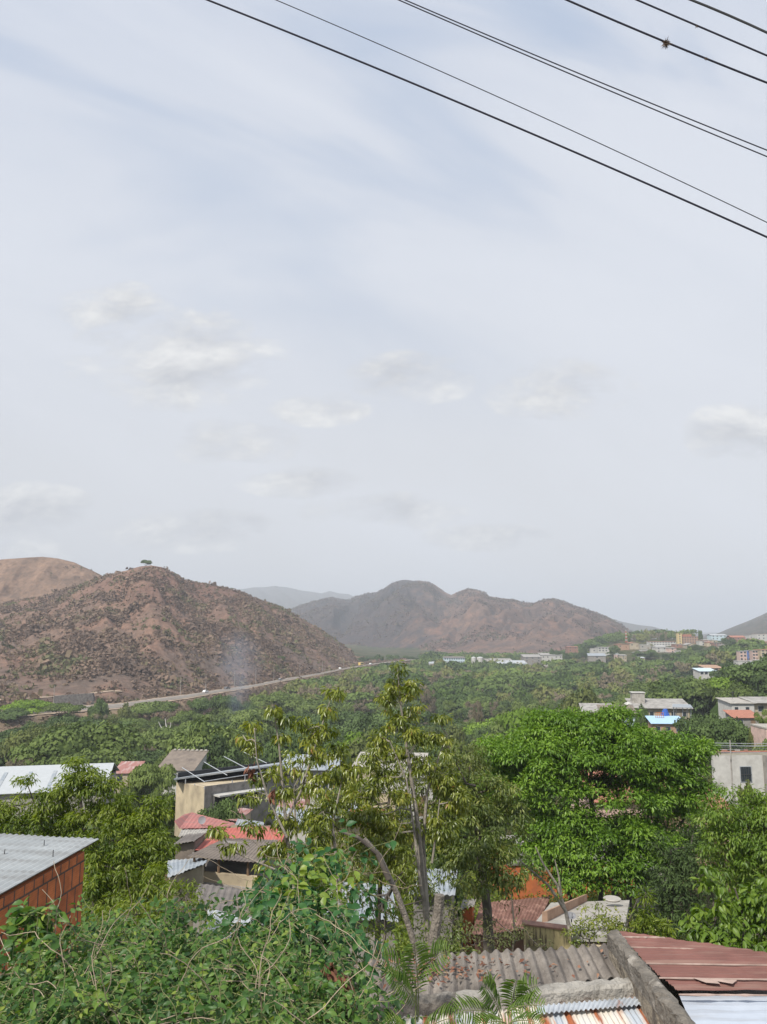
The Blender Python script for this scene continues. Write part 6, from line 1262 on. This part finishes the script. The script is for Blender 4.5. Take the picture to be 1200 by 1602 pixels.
# brown hanging leaves
rs = np.random.default_rng(50)
def deadbunch(px, py, rx, ry, Yd, n, ln, label):
    c, r = R3((px, py, rx, ry, Yd)); P = c+rs.normal(size=(n, 3))*r*.5; D = rs.normal(size=(n, 3))*.4+np.array([0, 0, -1]); U = rs.normal(size=(n, 3))+np.array([0, -.6, 0])
    V, F, T = leaves(P, D, U, ln*rs.uniform(.7, 1.2, n), ln*.36*rs.uniform(.7, 1.2, n), LEAF8, np.clip(rs.random(n)*.7, 0, 1))
    tag(np_mesh('dead_leaf_bunch', V, F, DL, tint=T, origin=c), label, 'dead leaves', 'bunches of dead leaves')
deadbunch(517, 1513, 14, 13, 5.0, 26, .075, 'orange-brown dead leaves hanging in the vines left of the grey roof')
deadbunch(545, 1545, 12, 12, 5.0, 22, .075, 'dark red-brown dead leaves just above the fern-like sprays')
deadbunch(393, 1205, 6, 12, 14.6, 14, .15, 'small reddish bunch on the sparse slender tree')
deadbunch(425, 1240, 7, 12, 14.6, 12, .15, 'lower reddish bunch on the sparse slender tree')

# feathery leaved saplings
L_fern = leafmat('feathery_leaf', [(0, (.060,.115,.018)), (.5, (.125,.20,.035)), (1, (.20,.28,.06))], .4, .5, .3)
def frond_tree(name, label, base, fronds, seed):
    rs = np.random.default_rng(seed); b = at(*base); root = thing(name, label, 'sapling', b); P = []; D = []; U = []; st = MB()
    st_base = np.array(b); PL_ = []
    for (x0, y0, x1, y1, Yd) in fronds:
        a = np.array(at(x0, y0, Yd)); e = np.array(at(x1, y1, Yd-.15)); L_ = np.linalg.norm(e-a)
        mid = (a+e)/2 + np.array([0, 0, L_*.16]); n = 17
        curve = [a*(1-t)**2 + 2*mid*t*(1-t) + e*t*t for t in np.linspace(0, 1, n+1)]
        st.tube(curve, .0032, .0012, 4); st.tube([st_base*.3+a*.7 + np.array([0, 0, -.05]), a], .004, .003, 4)
        ax = (e-a)/L_; sd = np.cross(ax, np.array([0, -.7, .7])); sd /= np.linalg.norm(sd)
        for i, p in enumerate(curve[1:]):
            pl_ = L_*.33*math.sin(math.pi*min(.97, (i+2)/(n+3)))**.7
            for s in (-1, 1):
                dr = sd*s*.9 + ax*.42 + rs.normal(size=3)*.06 + np.array([0, 0, -.12]); dr /= np.linalg.norm(dr)
                nrm = np.cross(dr, ax); nrm /= np.linalg.norm(nrm); nrm = nrm if nrm[2] > 0 else -nrm; P.append(p); D.append(dr); U.append(nrm+rs.normal(size=3)*.2); PL_.append(pl_)
                continue
                for k in range(nl):
                    q = p + dr*pl_*(k+1)/nl + np.array([0, 0, -.10*pl_*((k+1)/nl)**2]); ax2 = np.cross(nrm, dr)
                    for s2 in (-1, 1): P.append(q); D.append(ax2*s2 + dr*.45); U.append(nrm + rs.normal(size=3)*.15)
    N = len(P); ln = np.array(PL_)*rs.uniform(.85, 1.1, N); V, F, T = leaves(np.array(P), np.array(D), np.array(U), ln, np.full(N, .0075), LEAF8, np.clip(.5+rs.normal(size=N)*.2, 0, 1))
    np_mesh('fronds', V, F, L_fern, parent=root, tint=T); st.build('stems', M_stem, root); print(name, len(F))
frond_tree('feathery_sapling', 'feathery fern-like sapling left of the rusty zinc roof', (650, 1640, 4.4), [(655, 1560, 648, 1478, 4.6), (650, 1530, 702, 1488, 4.6), (652, 1545, 598, 1500, 4.6), (655, 1620, 722, 1592, 4.3), (645, 1620, 604, 1604, 4.3), (650, 1570, 612, 1530, 4.5)], 61)
frond_tree('feathery_sapling', 'feathery branch hanging over the rust-streaked zinc roof', (800, 1660, 4.2), [(795, 1580, 840, 1542, 4.4), (790, 1585, 850, 1575, 4.3), (785, 1590, 755, 1540, 4.4), (780, 1592, 712, 1585, 4.3), (790, 1600, 745, 1610, 4.2), (800, 1590, 808, 1535, 4.4), (798, 1600, 848, 1604, 4.2)], 62)
# ------------------------------------------------------------------ cables across the sky
def cable(pts, Yd, r, label, m='cable_black', ext=True):
    P = [at(px, py, yy) for (px, py), yy in zip(pts, Yd if isinstance(Yd, (list, tuple)) else [Yd]*len(pts))]
    # a smooth sagging curve through three points, carried on beyond both ends
    (x0, p0_), (x1, p1_), (x2, p2_) = [(p.x, p) for p in P]
    def q(x):
        l0 = (x-x1)*(x-x2)/((x0-x1)*(x0-x2)); l1 = (x-x0)*(x-x2)/((x1-x0)*(x1-x2)); l2 = (x-x0)*(x-x1)/((x2-x0)*(x2-x1)); return p0_*l0+p1_*l1+p2_*l2
    xs = np.linspace(x0-9, x2+6, 70); path = [q(x) for x in xs]
    return tag(MB().tube(path, r, n=6).build('power_cable', B_[m], origin=path[35]), label, 'cable', 'cables crossing the sky'), q
CG = [
 ([(325, 0), (745, 172), (1200, 371)], 9.5, .0125, 'thick lowest cable, running from the top left down to the right edge'),
 ([(432, 0), (800, 161), (1200, 348)], 10.5, .0065, 'thin cable just above the thick lowest one'),
 ([(634, 0), (900, 112.5), (1200, 235)], 11, .009, 'upper cable of the close pair'),
 ([(624, 0), (900, 119), (1200, 245)], 11, .009, 'lower cable of the close pair'),
 ([(887, 0), (1042, 66), (1200, 129.5)], 9, .0125, 'cable with the big tuft of air plants'),
 ([(997, 0), (1095, 42), (1200, 87)], 9, .0115, 'cable with one small tuft, second from the top right corner'),
 ([(1082, 0), (1140, 24), (1200, 51)], 7.5, .0125, 'greyish cable nearest the top right corner')]
QS = []
for k, (pts, yd, r, lb) in enumerate(CG):
    QS.append(cable(pts, yd, r, lb, 'cable_black' if k < 6 else 'dark_steel')[1])
AP = leafmat('air_plant', [(0, (.10, .075, .055)), (.5, (.20, .15, .11)), (1, (.28, .20, .17))], .1, .9, .05)
def tuft(px, py, Yd, r, n, label, seed):
    c = at(px, py, Yd); rs = np.random.default_rng(seed); P = np.array(c)+rs.normal(size=(n, 3))*r*.12; D = rs.normal(size=(n, 3))+np.array([0, 0, -.35]); U = rs.normal(size=(n, 3))
    V, F, T = leaves(P, D, U, r*rs.uniform(.35, 1.0, n), np.full(n, .0035+r*.02), LEAF4, rs.random(n))
    tag(np_mesh('air_plant', V, F, AP, tint=T, origin=c), label, 'air plant', 'tufts of air plants on the cables')
tuft(1042, 67, 8.98, .085, 150, 'big shaggy air plant tuft on the cable', 1)
tuft(1105, 92, 8.98, .035, 50, 'small tuft right of the big one on the same cable', 2)
tuft(1090, 41, 8.98, .03, 40, 'small tuft on the second cable from the corner', 3)
tuft(967, 35, 9.0, .018, 20, 'tiny tuft left of the big one on the same cable', 4)
tuft(1075, 81, 9.0, .014, 16, 'tiny tuft between the big and small ones', 5)
tuft(1022, 57, 9.0, .012, 16, 'tiny tuft just left of the big one', 6)

# ------------------------------------------------------------------ smoke
sm = bpy.data.materials.new('smoke_air'); sm.use_nodes = True; nt = sm.node_tree; nt.nodes.clear(); L = nt.links.new
o_ = node(nt, 'ShaderNodeOutputMaterial'); pv = node(nt, 'ShaderNodeVolumePrincipled'); pv.inputs['Color'].default_value = (.66, .78, .98, 1)
tcn = node(nt, 'ShaderNodeTexCoord'); sp = node(nt, 'ShaderNodeVectorMath', operation='LENGTH'); L(tcn.outputs['Object'], sp.inputs[0])
nz_ = node(nt, 'ShaderNodeTexNoise', _Scale=1.3, _Detail=2.0); L(tcn.outputs['Object'], nz_.inputs['Vector'])
fall = mathn(nt, 'SUBTRACT', 1.0, sp.outputs['Value'], clamp=True)
dnn = mathn(nt, 'MULTIPLY', mathn(nt, 'MULTIPLY', fall, ramp(nt, nz_.outputs['Fac'], [(.35, 0.0), (.65, 1.0)])), .055); L(dnn, pv.inputs['Density']); L(pv.outputs[0], o_.inputs['Volume'])
def blob(px, py, Yd, sx, sy, sz, tilt):
    me = bpy.data.meshes.new('smoke'); import bmesh; b = bmesh.new(); bmesh.ops.create_icosphere(b, subdivisions=2, radius=1.0); b.to_mesh(me); b.free(); me.materials.append(sm)
    o = bpy.data.objects.new('smoke', me); COL.objects.link(o); o.location = at(px, py, Yd); o.scale = (sx, sy, sz); o.rotation_euler = (0, tilt, 0); return tag(o, kind='stuff')
blob(374, 1085, 330, 6, 6, 17, R(3)); blob(372, 1030, 345, 13, 9, 15, R(-20))
# ------------------------------------------------------------------ haze
bpy.context.view_layer.update()
zs = [(o.matrix_world @ Vector(c)).z for o in SC.objects if o.type == 'MESH' for c in o.bound_box]
hz = MB(); hz.box(-22000, 22000, -60, 13800, min(zs)-1, max(max(zs), EYE+1)+4); print('z', min(zs), max(zs))
hm = bpy.data.materials.new('haze_air'); hm.use_nodes = True; hn = hm.node_tree
for n_ in list(hn.nodes):
    if n_.type != 'OUTPUT_MATERIAL': hn.nodes.remove(n_)
pv = node(hn, 'ShaderNodeVolumePrincipled'); pv.inputs['Color'].default_value = (0.86, 0.92, 1.0, 1); pv.inputs['Density'].default_value = 2.1e-4; pv.inputs['Anisotropy'].default_value = -0.1
hn.links.new(pv.outputs[0], hn.nodes['Material Output'].inputs['Volume'])
ho = hz.build('haze', hm, origin=(0, 0, 0)); tag(ho, kind='stuff')
print('faces', sum(len(o.data.polygons) for o in SC.objects if o.type == 'MESH'), 'objs', len(SC.objects))
